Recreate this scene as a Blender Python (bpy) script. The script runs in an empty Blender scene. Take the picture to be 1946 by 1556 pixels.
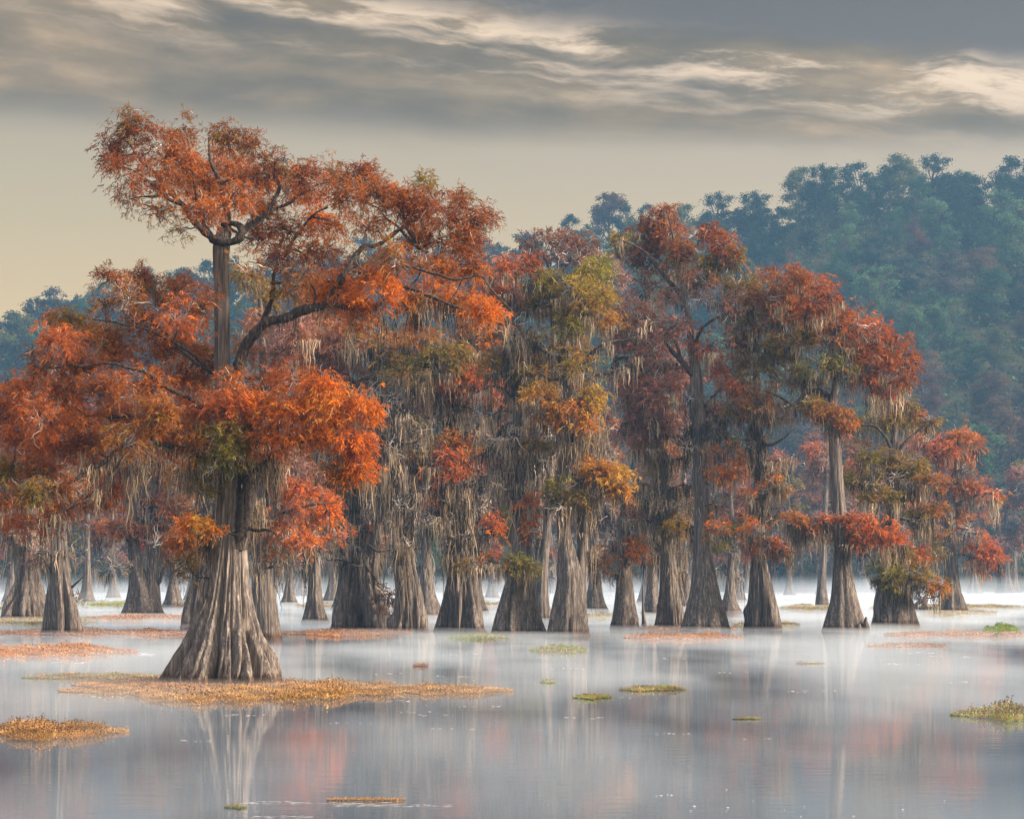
import bpy, math, numpy as np
from math import radians

SC = bpy.context.scene
# ------------------------------------------------------------------ camera
F, CX, YH, HC = 4000.0, 973.0, 1095.0, 3.075       # focal in photo px, horizon row, camera height
cam = bpy.data.cameras.new('camera'); camo = bpy.data.objects.new('camera', cam)
SC.collection.objects.link(camo); SC.camera = camo
camo.location = (0, 0, HC); camo.rotation_euler = (radians(90), 0, 0)
cam.sensor_width = 36; cam.lens = F/1946*36; cam.shift_y = (YH-778)/1946
cam.clip_start = .5; cam.clip_end = 5000
# ------------------------------------------------------------------ exposure / cycles
SC.view_settings.view_transform = 'Standard'; SC.view_settings.look = 'None'
SC.view_settings.exposure = 1.2; SC.view_settings.gamma = 1
SC.render.engine = 'CYCLES'
cy = SC.cycles
cy.max_bounces = 5; cy.diffuse_bounces = 2; cy.glossy_bounces = 3; cy.transmission_bounces = 3
cy.volume_bounces = 4; cy.transparent_max_bounces = 8
cy.use_denoising = True

# ------------------------------------------------------------------ node helpers
class NT:
    def __init__(s, tree): s.t = tree; s.n = tree.nodes; s.l = tree.links
    def new(s, typ, **kw):
        n = s.n.new(typ)
        for k, v in kw.items(): setattr(n, k, v)
        return n
    def put(s, sock, v):
        if v is None: return
        if isinstance(v, bpy.types.NodeSocket): s.l.new(v, sock)
        else: sock.default_value = v
    def m(s, op, a, b=None, c=None, clamp=False):
        n = s.new('ShaderNodeMath', operation=op, use_clamp=clamp)
        for i, v in enumerate((a, b, c)): s.put(n.inputs[i], v)
        return n.outputs[0]
    def mix(s, f, a, b, blend='MIX'):
        n = s.new('ShaderNodeMix', data_type='RGBA', blend_type=blend)
        s.put(n.inputs[0], f); s.put(n.inputs[6], a); s.put(n.inputs[7], b)
        return n.outputs[2]
    def ss(s, x, a, b):
        n = s.new('ShaderNodeMapRange', interpolation_type='SMOOTHSTEP')
        s.put(n.inputs[0], x); n.inputs[1].default_value = a; n.inputs[2].default_value = b
        return n.outputs[0]
    def comb(s, x, y, z):
        n = s.new('ShaderNodeCombineXYZ')
        for i, v in enumerate((x, y, z)): s.put(n.inputs[i], v)
        return n.outputs[0]
    def noise(s, vec, scale, detail=4, rough=.5, dist=0.):
        n = s.new('ShaderNodeTexNoise'); s.put(n.inputs['Vector'], vec)
        n.inputs['Scale'].default_value = scale; n.inputs['Detail'].default_value = detail
        n.inputs['Roughness'].default_value = rough; n.inputs['Distortion'].default_value = dist
        return n.outputs[0]
    def mapping(s, vec, scale=(1, 1, 1), loc=(0, 0, 0), rot=(0, 0, 0)):
        n = s.new('ShaderNodeMapping'); s.put(n.inputs[0], vec)
        n.inputs['Scale'].default_value = scale; n.inputs['Location'].default_value = loc
        n.inputs['Rotation'].default_value = rot
        return n.outputs[0]
    def ramp(s, f, stops, interp='LINEAR'):
        n = s.new('ShaderNodeValToRGB'); n.color_ramp.interpolation = interp
        e = n.color_ramp.elements
        while len(e) < len(stops): e.new(.5)
        for i, (p, c) in enumerate(stops): e[i].position = p; e[i].color = (*c, 1) if len(c) == 3 else c
        s.put(n.inputs[0], f); return n.outputs[0]

def lin(r, g, b):
    f = lambda c: (c/255/12.92) if c <= 10 else ((c/255+.055)/1.055)**2.4
    return (f(r), f(g), f(b), 1)

# ------------------------------------------------------------------ world: sky with cloud layer
SUN_EL, SUN_AZ = radians(20), radians(105)      # azimuth from +Y (view direction) towards +X
w = bpy.data.worlds.new('World'); SC.world = w; w.use_nodes = True
T = NT(w.node_tree); T.n.clear()
out = T.new('ShaderNodeOutputWorld')
tc = T.new('ShaderNodeTexCoord'); sep = T.new('ShaderNodeSeparateXYZ'); T.l.new(tc.outputs['Generated'], sep.inputs[0])
sky = T.new('ShaderNodeTexSky'); sky.sky_type = 'NISHITA'; sky.sun_disc = False
sky.sun_elevation = SUN_EL; sky.sun_rotation = SUN_AZ
bgs = T.new('ShaderNodeBackground'); T.l.new(sky.outputs[0], bgs.inputs[0]); bgs.inputs[1].default_value = .08
u = T.m('MULTIPLY', T.m('ARCTAN2', sep.outputs[0], sep.outputs[1]), 4.0)
v = T.m('MULTIPLY', T.m('ARCSINE', sep.outputs[2]), 4.0)
uv = T.comb(u, v, 0)
n1 = T.noise(T.mapping(uv, (1.1, 3.0, 1), (3.1, 0, 0)), 1.6, 5, .55)
vt = T.m('ADD', T.m('ADD', v, T.m('MULTIPLY', u, .045)), T.m('MULTIPLY', T.m('SUBTRACT', n1, .5), .10))   # tilted band coordinate
# clear part of the sky, by height: warm and pale low down, slate grey above
clear = T.ramp(T.m('DIVIDE', v, 1.6), [(0., lin(226, 196, 158)), (.30, lin(222, 205, 172)), (.42, lin(200, 190, 165)), (.50, lin(186, 178, 163)),
                                        (.58, lin(104, 94, 82)), (.72, lin(90, 78, 64)), (1., lin(150, 152, 158))])
warm = T.mix(T.ss(u, 1.2, -1.2), lin(214, 204, 198), lin(200, 192, 140))
clear = T.mix(.5, clear, T.mix(1., clear, warm, 'MULTIPLY'))
# the broad cloud bank: soft taupe body, streaks running parallel to its sloping lit upper fringe
vs = T.m('ADD', v, T.m('MULTIPLY', u, .085))
warp = T.m('MULTIPLY', T.m('SUBTRACT', T.noise(T.comb(T.m('MULTIPLY', u, 1.6), T.m('MULTIPLY', v, 2.6), 3.), 1.3, 4, .6), .5), .10)
vw = T.m('ADD', vs, warp)
st = T.noise(T.comb(T.m('MULTIPLY', u, 1.3), T.m('MULTIPLY', vw, 9.5), 0.), 1.25, 9, .56)
st2 = T.noise(T.comb(T.m('MULTIPLY', u, 2.6), T.m('MULTIPLY', vw, 13.), 5.), 1.3, 10, .66)
mott = T.noise(T.comb(T.m('MULTIPLY', u, 3.0), T.m('MULTIPLY', v, 8.), 9.), 1.6, 5, .5)
te = T.m('SUBTRACT', T.m('ADD', T.m('ADD', v, T.m('MULTIPLY', u, .115)), warp), 1.035)
te = T.m('ADD', te, T.m('MULTIPLY', T.m('SUBTRACT', st2, .5), .07))
low = T.ss(T.m('ADD', vt, T.m('MULTIPLY', T.m('SUBTRACT', mott, .5), .05)), .785, .875)
mask = T.m('MULTIPLY', low, T.ss(te, .035, -.02))
body = T.ramp(T.m('ADD', T.m('MULTIPLY', st, .6), T.m('MULTIPLY', mott, .4)), [(.34, lin(80, 64, 22)), (.46, lin(106, 89, 42)), (.56, lin(134, 115, 74)), (.68, lin(184, 162, 124))])
fringe = T.m('MULTIPLY', T.m('MULTIPLY', T.ss(te, -.17, -.02), T.ss(st2, .42, .60)), T.ss(st, .36, .54))
cloud = T.mix(T.m('MULTIPLY', fringe, .9), body, lin(232, 217, 200))
col = T.mix(T.m('MULTIPLY', mask, .95), clear, cloud)
# thin wisps above the bank, mostly to the left
wis = T.m('MULTIPLY', T.m('MULTIPLY', T.ss(st2, .46, .66), T.ss(te, -.02, .04)), T.ss(u, .35, -.5))
col = T.mix(T.m('MULTIPLY', wis, .65), col, lin(206, 190, 168))
# the part of the sky outside the picture: even grey overcast, brighter towards the sun
hi = T.ss(v, 1.3, 2.4)
sund = T.new('ShaderNodeVectorMath', operation='DOT_PRODUCT'); T.l.new(tc.outputs['Generated'], sund.inputs[0])
sund.inputs[1].default_value = (math.sin(SUN_AZ)*math.cos(SUN_EL), math.cos(SUN_AZ)*math.cos(SUN_EL), math.sin(SUN_EL))
glow = T.mix(T.ss(sund.outputs['Value'], .2, 1.), lin(168, 178, 194), lin(255, 226, 190))
glow = T.mix(1., glow, (1.65, 1.65, 1.65, 1), 'MULTIPLY')
col = T.mix(hi, T.mix(1., col, (.66, .555, .42, 1), 'MULTIPLY'), glow)
bgc = T.new('ShaderNodeBackground'); T.l.new(col, bgc.inputs[0]); bgc.inputs[1].default_value = 1.
mx = T.new('ShaderNodeMixShader'); mx.inputs[0].default_value = .95
T.l.new(bgs.outputs[0], mx.inputs[1]); T.l.new(bgc.outputs[0], mx.inputs[2]); T.l.new(mx.outputs[0], out.inputs[0])

# ------------------------------------------------------------------ sun: low, soft, from the right and a little behind the camera
sl = bpy.data.lights.new('sun', 'SUN'); sl.energy = 4.8; sl.angle = radians(5); sl.color = (1, .80, .60)
so = bpy.data.objects.new('sun', sl); SC.collection.objects.link(so)
from mathutils import Vector
sv = Vector((math.sin(SUN_AZ)*math.cos(SUN_EL), math.cos(SUN_AZ)*math.cos(SUN_EL), math.sin(SUN_EL)))
so.rotation_euler = sv.to_track_quat('Z', 'Y').to_euler(); so.location = (80, -40, 60)

# ------------------------------------------------------------------ materials
def mat(name):
    m = bpy.data.materials.new(name); m.use_nodes = True
    t = NT(m.node_tree); t.n.clear()
    return m, t, t.new('ShaderNodeOutputMaterial')

def bark_mat(name, dark, mid, light, scale=1., wet=.45):
    m, t, o = mat(name)
    c = t.new('ShaderNodeTexCoord').outputs['Object']
    g = t.new('ShaderNodeNewGeometry').outputs['Position']
    a = t.noise(t.mapping(c, (10*scale, 10*scale, .45*scale)), 1.0, 7, .68, .2)
    b = t.noise(t.mapping(c, (34*scale, 34*scale, 1.0*scale)), 1.0, 4, .6)
    big = t.noise(t.mapping(c, (.9, .9, .35)), 1.0, 3, .5)
    f = t.m('ADD', t.m('MULTIPLY', a, .6), t.m('MULTIPLY', b, .4))
    col = t.ramp(f, [(.32, dark), (.50, mid), (.64, light)])
    col = t.mix(t.m('MULTIPLY', t.ss(big, .42, .66), .45), col, t.mix(1., col, (.62, .60, .62, 1), 'MULTIPLY'))
    sp = t.new('ShaderNodeSeparateXYZ'); t.put(sp.inputs[0], g)
    z = t.m('ADD', sp.outputs[2], t.m('MULTIPLY', t.m('SUBTRACT', a, .5), .5))
    col = t.mix(t.ss(z, wet, wet*.35), col, t.mix(1., col, (.50, .34, .25, 1), 'MULTIPLY'))    # waterline stain
    p = t.new('ShaderNodeBsdfPrincipled'); t.put(p.inputs['Base Color'], col)
    p.inputs['Roughness'].default_value = .9; p.inputs['Specular IOR Level'].default_value = .15
    bp = t.new('ShaderNodeBump'); bp.inputs['Strength'].default_value = .9; bp.inputs['Distance'].default_value = .10
    t.put(bp.inputs['Height'], f); t.l.new(bp.outputs[0], p.inputs['Normal'])
    t.l.new(p.outputs[0], o.inputs[0]); return m

def leaf_mat(name, trans=.35, rough=.8):
    m, t, o = mat(name)
    at = t.new('ShaderNodeAttribute', attribute_name='Col').outputs['Color']
    d = t.new('ShaderNodeBsdfDiffuse'); t.put(d.inputs[0], at)
    tr = t.new('ShaderNodeBsdfTranslucent'); t.put(tr.inputs[0], t.mix(1., at, (1.25, 1.1, .9, 1), 'MULTIPLY'))
    x = t.new('ShaderNodeMixShader'); x.inputs[0].default_value = trans
    t.l.new(d.outputs[0], x.inputs[1]); t.l.new(tr.outputs[0], x.inputs[2]); t.l.new(x.outputs[0], o.inputs[0])
    return m

BARK = bark_mat('cypress_bark', (.036, .032, .032), (.165, .145, .134), (.45, .40, .36))
BARK_ROW = bark_mat('row_cypress_bark', (.028, .025, .025), (.122, .105, .096), (.37, .32, .28))
LIMB = bark_mat('limb_bark', (.022, .019, .019), (.065, .054, .05), (.19, .165, .145), 1.6)
LEAF = leaf_mat('leaves', .4)
MOSS = leaf_mat('spanish_moss', .25)
TWIG = leaf_mat('twigs', 0.02)
PLANT = leaf_mat('marsh_plants', .3)

# ------------------------------------------------------------------ mesh building
class MB:
    def __init__(s): s.V = []; s.Q = []; s.C = []; s.M = []; s.n = 0
    def add(s, v, q, c, m=0):
        v = np.asarray(v, float).reshape(-1, 3); q = np.asarray(q, np.int64).reshape(-1, 4)
        c = np.asarray(c, float)
        if c.ndim == 1: c = np.broadcast_to(c[:3], (len(v), 3))
        s.V.append(v); s.Q.append(q + s.n); s.C.append(c); s.M.append(np.full(len(q), m, np.int32)); s.n += len(v)
    def build(s, name, mats, parent=None, origin=None, smooth=True, link=True):
        me = bpy.data.meshes.new(name)
        if not s.V: s.add(np.zeros((4, 3)), [[0, 1, 2, 3]], (0, 0, 0))
        V = np.concatenate(s.V); Q = np.concatenate(s.Q); C = np.concatenate(s.C); M = np.concatenate(s.M)
        if origin is not None: V = V - np.asarray(origin)
        me.vertices.add(len(V)); me.vertices.foreach_set('co', V.astype(np.float32).ravel())
        me.loops.add(len(Q)*4); me.loops.foreach_set('vertex_index', Q.astype(np.int32).ravel())
        me.polygons.add(len(Q)); me.polygons.foreach_set('loop_start', np.arange(0, len(Q)*4, 4, dtype=np.int32))
        me.polygons.foreach_set('material_index', M)
        me.polygons.foreach_set('use_smooth', np.full(len(Q), smooth))
        me.update(calc_edges=True)
        a = me.color_attributes.new('Col', 'FLOAT_COLOR', 'POINT')
        C4 = np.ones((len(V), 4), np.float32); C4[:, :3] = np.clip(C, 0, 1); a.data.foreach_set('color', C4.ravel())
        for m in (mats if isinstance(mats, (list, tuple)) else [mats]): me.materials.append(m)
        o = bpy.data.objects.new(name, me)
        if link: SC.collection.objects.link(o)
        if parent: o.parent = parent
        return o

def P(px, py, d):
    return np.array([(px-CX)/F*d, d, HC+(YH-py)/F*d])
def depth(py):
    return F*HC/(py-YH)
def unit(a):
    return a/np.maximum(np.linalg.norm(a, axis=-1, keepdims=True), 1e-9)

def catmull(pts, n):
    pts = np.asarray(pts, float)
    if len(pts) < 3:
        return np.array([pts[0]*(1-t)+pts[-1]*t for t in np.linspace(0, 1, n)])
    p = np.vstack([2*pts[0]-pts[1], pts, 2*pts[-1]-pts[-2]])
    L = np.r_[0, np.cumsum(np.linalg.norm(np.diff(pts[:, :3], axis=0), axis=1))]
    s = np.linspace(0, L[-1], n); i = np.clip(np.searchsorted(L, s, 'right')-1, 0, len(pts)-2)
    t = ((s-L[i])/np.maximum(L[i+1]-L[i], 1e-9))[:, None]
    a, b, c, d = p[i], p[i+1], p[i+2], p[i+3]
    return .5*(2*b+(c-a)*t+(2*a-5*b+4*c-d)*t**2+(3*b-a-3*c+d)*t**3)

def tubes(pts, rad, sides=3):
    """pts (B,K,3), rad (B,K) -> verts, quads"""
    B, K, _ = pts.shape
    t = np.gradient(pts, axis=1); t = unit(t)
    ref = np.array([.31, .82, .23]); ref = ref/np.linalg.norm(ref)
    a = unit(np.cross(t, ref)); b = np.cross(t, a)
    th = np.arange(sides)/sides*2*np.pi
    v = pts[:, :, None, :] + rad[:, :, None, None]*(a[:, :, None, :]*np.cos(th)[None, None, :, None]+b[:, :, None, :]*np.sin(th)[None, None, :, None])
    idx = np.arange(B*K*sides).reshape(B, K, sides)
    i0 = idx[:, :-1]; i1 = idx[:, 1:]
    q = np.stack([i0, np.roll(i0, -1, 2), np.roll(i1, -1, 2), i1], -1)
    return v.reshape(-1, 3), q.reshape(-1, 4)

def wobble(rng, pts, amp):
    n = len(pts); k = max(3, n//3)
    w = np.stack([np.interp(np.linspace(0, 1, n), np.linspace(0, 1, k), rng.normal(0, 1, k)) for _ in range(3)], 1)
    env = np.minimum(1, np.linspace(0, 3, n))[:, None]
    return pts + w*amp*env

def trunk_mesh(mb, pts, seed, sides=48, ringpx=None, amp=.20, rings=60, knots=0, ribs=(5, 8, 13, 21)):
    """pts rows: x,y,z,r. Fluted sweep with horizontal rings."""
    rng = np.random.default_rng(seed)
    # more rings near the base
    C = catmull(pts, rings*4)
    s = np.linspace(0, 1, rings)**1.35*(rings*4-1)
    C = np.stack([np.interp(s, np.arange(rings*4), C[:, k]) for k in range(4)], 1)
    th = np.arange(sides)/sides*2*np.pi
    z = C[:, 2]-C[0, 2]; H = z[-1]
    R0 = C[:, 3]; base = R0[0]
    flare = np.clip((R0-R0.min())/(base-R0.min()+1e-6), 0, 1)
    A = amp*(.20+1.0*flare**.75)
    TH, Z = np.meshgrid(th, z)
    f = np.zeros_like(TH); wsum = 0
    for k, nrib in enumerate(ribs):
        drift = np.interp(z, np.linspace(0, H, 7), rng.normal(0, .28, 7).cumsum())[:, None]
        ph = rng.uniform(0, 6.28); wgt = (1, .8, .5, .34)[k]
        env = 1+.5*np.sin(TH*rng.integers(1, 4)+rng.uniform(0, 6))
        f += wgt*env*(1-2*np.abs(np.sin((nrib*(TH+drift*.6)+ph)/2))**.55); wsum += wgt
    f = f/wsum; f = -(f+.62)
    fine = rng.normal(0, 1, sides)[None, :]*.35+.0*TH
    R = R0[:, None]*(1+A[:, None]*f+A[:, None]*.22*fine)
    # burls
    for _ in range(knots):
        kt, kz, ks = rng.uniform(0, 6.28), rng.uniform(.02, .6)*H, rng.uniform(.10, .22)
        dth = np.angle(np.exp(1j*(TH-kt)))
        R *= 1+.22*np.exp(-(dth/(ks*1.3))**2-((Z-kz)/(ks*base*1.6))**2)
    # spreading foot
    foot = np.exp(-z/(.10*base+.03))[:, None]
    R *= 1+.05*foot*(1+f)
    X = C[:, 0][:, None]+R*np.cos(TH); Y = C[:, 1][:, None]+R*np.sin(TH); ZZ = C[:, 2][:, None]+0*TH
    v = np.stack([X, Y, ZZ], -1).reshape(-1, 3)
    idx = np.arange(rings*sides).reshape(rings, sides)
    q = np.stack([idx[:-1], np.roll(idx[:-1], -1, 1), np.roll(idx[1:], -1, 1), idx[1:]], -1).reshape(-1, 4)
    mb.add(v, q, (.3, .25, .2), 0)
    n = len(mb.V[-1])
    # close the top with a small broken stub
    top = C[-1, :3]; r = R0[-1]
    tv = np.stack([top[0]+.55*r*np.cos(th), top[1]+.55*r*np.sin(th), top[2]+r*rng.uniform(.1, .9, sides)], 1)
    vv = np.vstack([v[-sides:], tv]); i0 = np.arange(sides); 
    mb.add(vv, np.stack([i0, np.roll(i0, -1), np.roll(i0, -1)+sides, i0+sides], 1), (.3, .25, .2), 0)
    c4 = top+np.array([[-.5, 0, .2], [0, -.5, .3], [.5, 0, .2], [0, .5, .3]])*r
    mb.add(c4, [[0, 1, 2, 3]], (.3, .25, .2), 0)
    return C

COL = dict(OR=(.60, .175, .018), OD=(.36, .125, .024), RU=(.28, .092, .024), RE=(.43, .122, .034), DR=(.195, .058, .022), OL=(.205, .165, .030), YE=(.44, .27, .045),
           BR=(.17, .085, .06), GR=(.16, .18, .032), PI=(.32, .16, .125), YO=(.44, .18, .03), GY=(.30, .25, .21), RO=(.32, .125, .04))

def strips(rng, o, d, L, Wd, nrm=None):
    """leaf-sized diamonds, folded a little; o,d (N,3)"""
    n = len(o); r = rng.normal(0, 1, (n, 3)) if nrm is None else nrm; s = unit(np.cross(d, r))
    mid = o+d*(L*.45)[:, None]; tip = o+d*L[:, None]; tip[:, 2] -= L*.08
    w = (Wd*.5)[:, None]*s
    v = np.stack([o, mid+w, tip, mid-w], 1).reshape(-1, 3)
    q = np.arange(n*4).reshape(-1, 4)
    return v, q

def foliage(mb, rng, c, r, n, d, col, col2, droop=1., leaf=9.5, wide=1.7, twigc=(.20, .16, .14), twigs=True):
    per = 12; nt = max(4, int(n/per)); px = d/F
    u = unit(rng.normal(0, 1, (nt, 3))); rad = rng.uniform(0, 1, nt)**.5*.90*np.where(rng.uniform(0, 1, nt) < .14, 1.45, 1.)
    k = unit(rng.normal(0, 1, (5, 3))); ph = rng.uniform(0, 6, 5)            # knobbly outline
    lump = 1+.20*np.sin((u@k.T)*5+ph).sum(1)/1.6
    s = c+u*rad[:, None]*r*lump[:, None]
    # sprays gather in tufts with open air between them
    kw_ = unit(rng.normal(0, 1, (7, 3)))/(rng.uniform(5.5, 12, 7)*px)[:, None]
    g = np.sin(s@kw_.T+rng.uniform(0, 6, 7)).sum(1)
    s = s[g > -.62]; u = u[g > -.62]; g = g[g > -.62]; nt = len(s)
    if nt < 3: return
    dr = unit(u*np.array([.8, .8, .35])+rng.normal(0, .62, (nt, 3))*np.array([1, 1, .7])+np.array([0, 0, .12]))
    Lt = rng.uniform(9, 26, nt)*px
    t = rng.uniform(0, 1, (nt, per))**.8
    Pt = s[:, None, :]+dr[:, None, :]*(Lt[:, None]*t)[..., None]
    Pt[..., 2] -= (.5*droop*t**2)*Lt[:, None]
    ld = unit(dr[:, None, :]*.5+rng.normal(0, .62, (nt, per, 3))+np.array([0, 0, -.55*droop]))
    LL = rng.uniform(.35, 1.3, nt*per)*leaf*px; WW = rng.uniform(.6, 1.3, nt*per)*wide*px
    nr = np.repeat(unit(u+np.array([0, 0, .35])), per, 0)+rng.normal(0, .55, (nt*per, 3))
    v, q = strips(rng, Pt.reshape(-1, 3), ld.reshape(-1, 3), LL, WW, nr)
    mixf = np.clip(rng.normal(.30, .26, (nt, 1))-.10*g[:, None], 0, 1)
    cc = np.array(col)*(1-mixf)+np.array(col2)*mixf
    cc = cc*np.exp(rng.normal(0, .20, (nt, 1)))
    cc = np.repeat(cc, per, 0)*np.exp(rng.normal(0, .22, (nt*per, 1)))
    mb.add(v, q, np.repeat(cc, 4, 0), 0)
    if twigs:
        tt = np.linspace(0, 1, 3); sel = rng.uniform(0, 1, nt) < .6
        tp = s[:, None, :]+dr[:, None, :]*(Lt[:, None]*tt)[..., None]; tp[..., 2] -= (.5*droop*tt**2)*Lt[:, None]
        tp = (tp+rng.normal(0, 1, tp.shape)*px*.8)[sel]
        rr = np.broadcast_to(np.array([.6, .45, .25])*px*.8, (len(tp), 3))
        v, q = tubes(tp, rr, 3)
        tcv = np.array(twigc)*np.exp(rng.normal(0, .4, (len(tp), 1)))
        mb.add(v, q, np.repeat(tcv, 9, 0), 1)

def moss(mb, rng, pts, L, d, wpx=2.0, n=9, spread=.22, col=(.275, .22, .16)):
    """curtains: each attachment point carries n tapering strands"""
    B = len(pts)
    if B == 0: return
    px = d/F
    off = rng.normal(0, 1, (B, n, 3))*np.array([spread, spread*.8, .04])
    g = np.exp(-(off[..., 0]/(spread*1.3))**2)
    LL = np.asarray(L)[:, None]*g*rng.uniform(.2, 1.05, (B, n))**1.3
    top = (np.asarray(pts)[:, None, :]+off).reshape(-1, 3); LL = LL.reshape(-1)
    N = len(top); K = 6; t = np.linspace(0, 1, K)
    an = rng.uniform(-.7, .7, N); side = np.stack([np.cos(an), np.sin(an), 0*an], 1)
    lat = np.cumsum(rng.normal(0, .036, (N, K, 2)), 1)*LL[:, None, None]; lat[:, 0] = 0
    cx = top[:, None, :]+np.concatenate([lat, -(t[None, :]*LL[:, None])[..., None]], -1)
    prof = np.array([.45, 1., .9, .75, .5, .06])
    w = prof[None, :]*rng.uniform(.55, 1.45, (N, 1))*wpx*px*rng.uniform(.7, 1.2, (N, K))
    a = cx+side[:, None, :]*w[..., None]*.5; b = cx-side[:, None, :]*w[..., None]*.5
    v = np.stack([a, b], 2).reshape(-1, 3)
    i = np.arange(N*K*2).reshape(N, K, 2)
    q = np.stack([i[:, :-1, 0], i[:, :-1, 1], i[:, 1:, 1], i[:, 1:, 0]], -1).reshape(-1, 4)
    br = np.exp(rng.normal(0, .30, (B, 1, 1)))*np.exp(rng.normal(0, .22, (B, n, 1)))
    dk = rng.uniform(0, 1, (B, 1, 1)) < .36
    base = np.where(dk, np.array([.06, .056, .056]), np.array(col))
    cc = (base*br).reshape(-1, 3)
    mb.add(v, q, np.repeat(cc, K*2, 0), 0)

def tag(o, label=None, cat=None, group=None, kind=None):
    if label: o['label'] = label
    if cat: o['category'] = cat
    if group: o['group'] = group
    if kind: o['kind'] = kind
    return o
def empty(name, loc):
    o = bpy.data.objects.new(name, None); o.location = loc; o.empty_display_size = .3
    SC.collection.objects.link(o); return o
def children(o): return [c for c in bpy.data.objects if c.parent == o]
def copy_tree(src, kids, loc, rz, sc):
    c = src.copy(); SC.collection.objects.link(c); c.location = loc; c.rotation_euler = (0, 0, rz); c.scale = sc
    for k in kids:
        e = k.copy(); SC.collection.objects.link(e); e.parent = c
    return c

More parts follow.
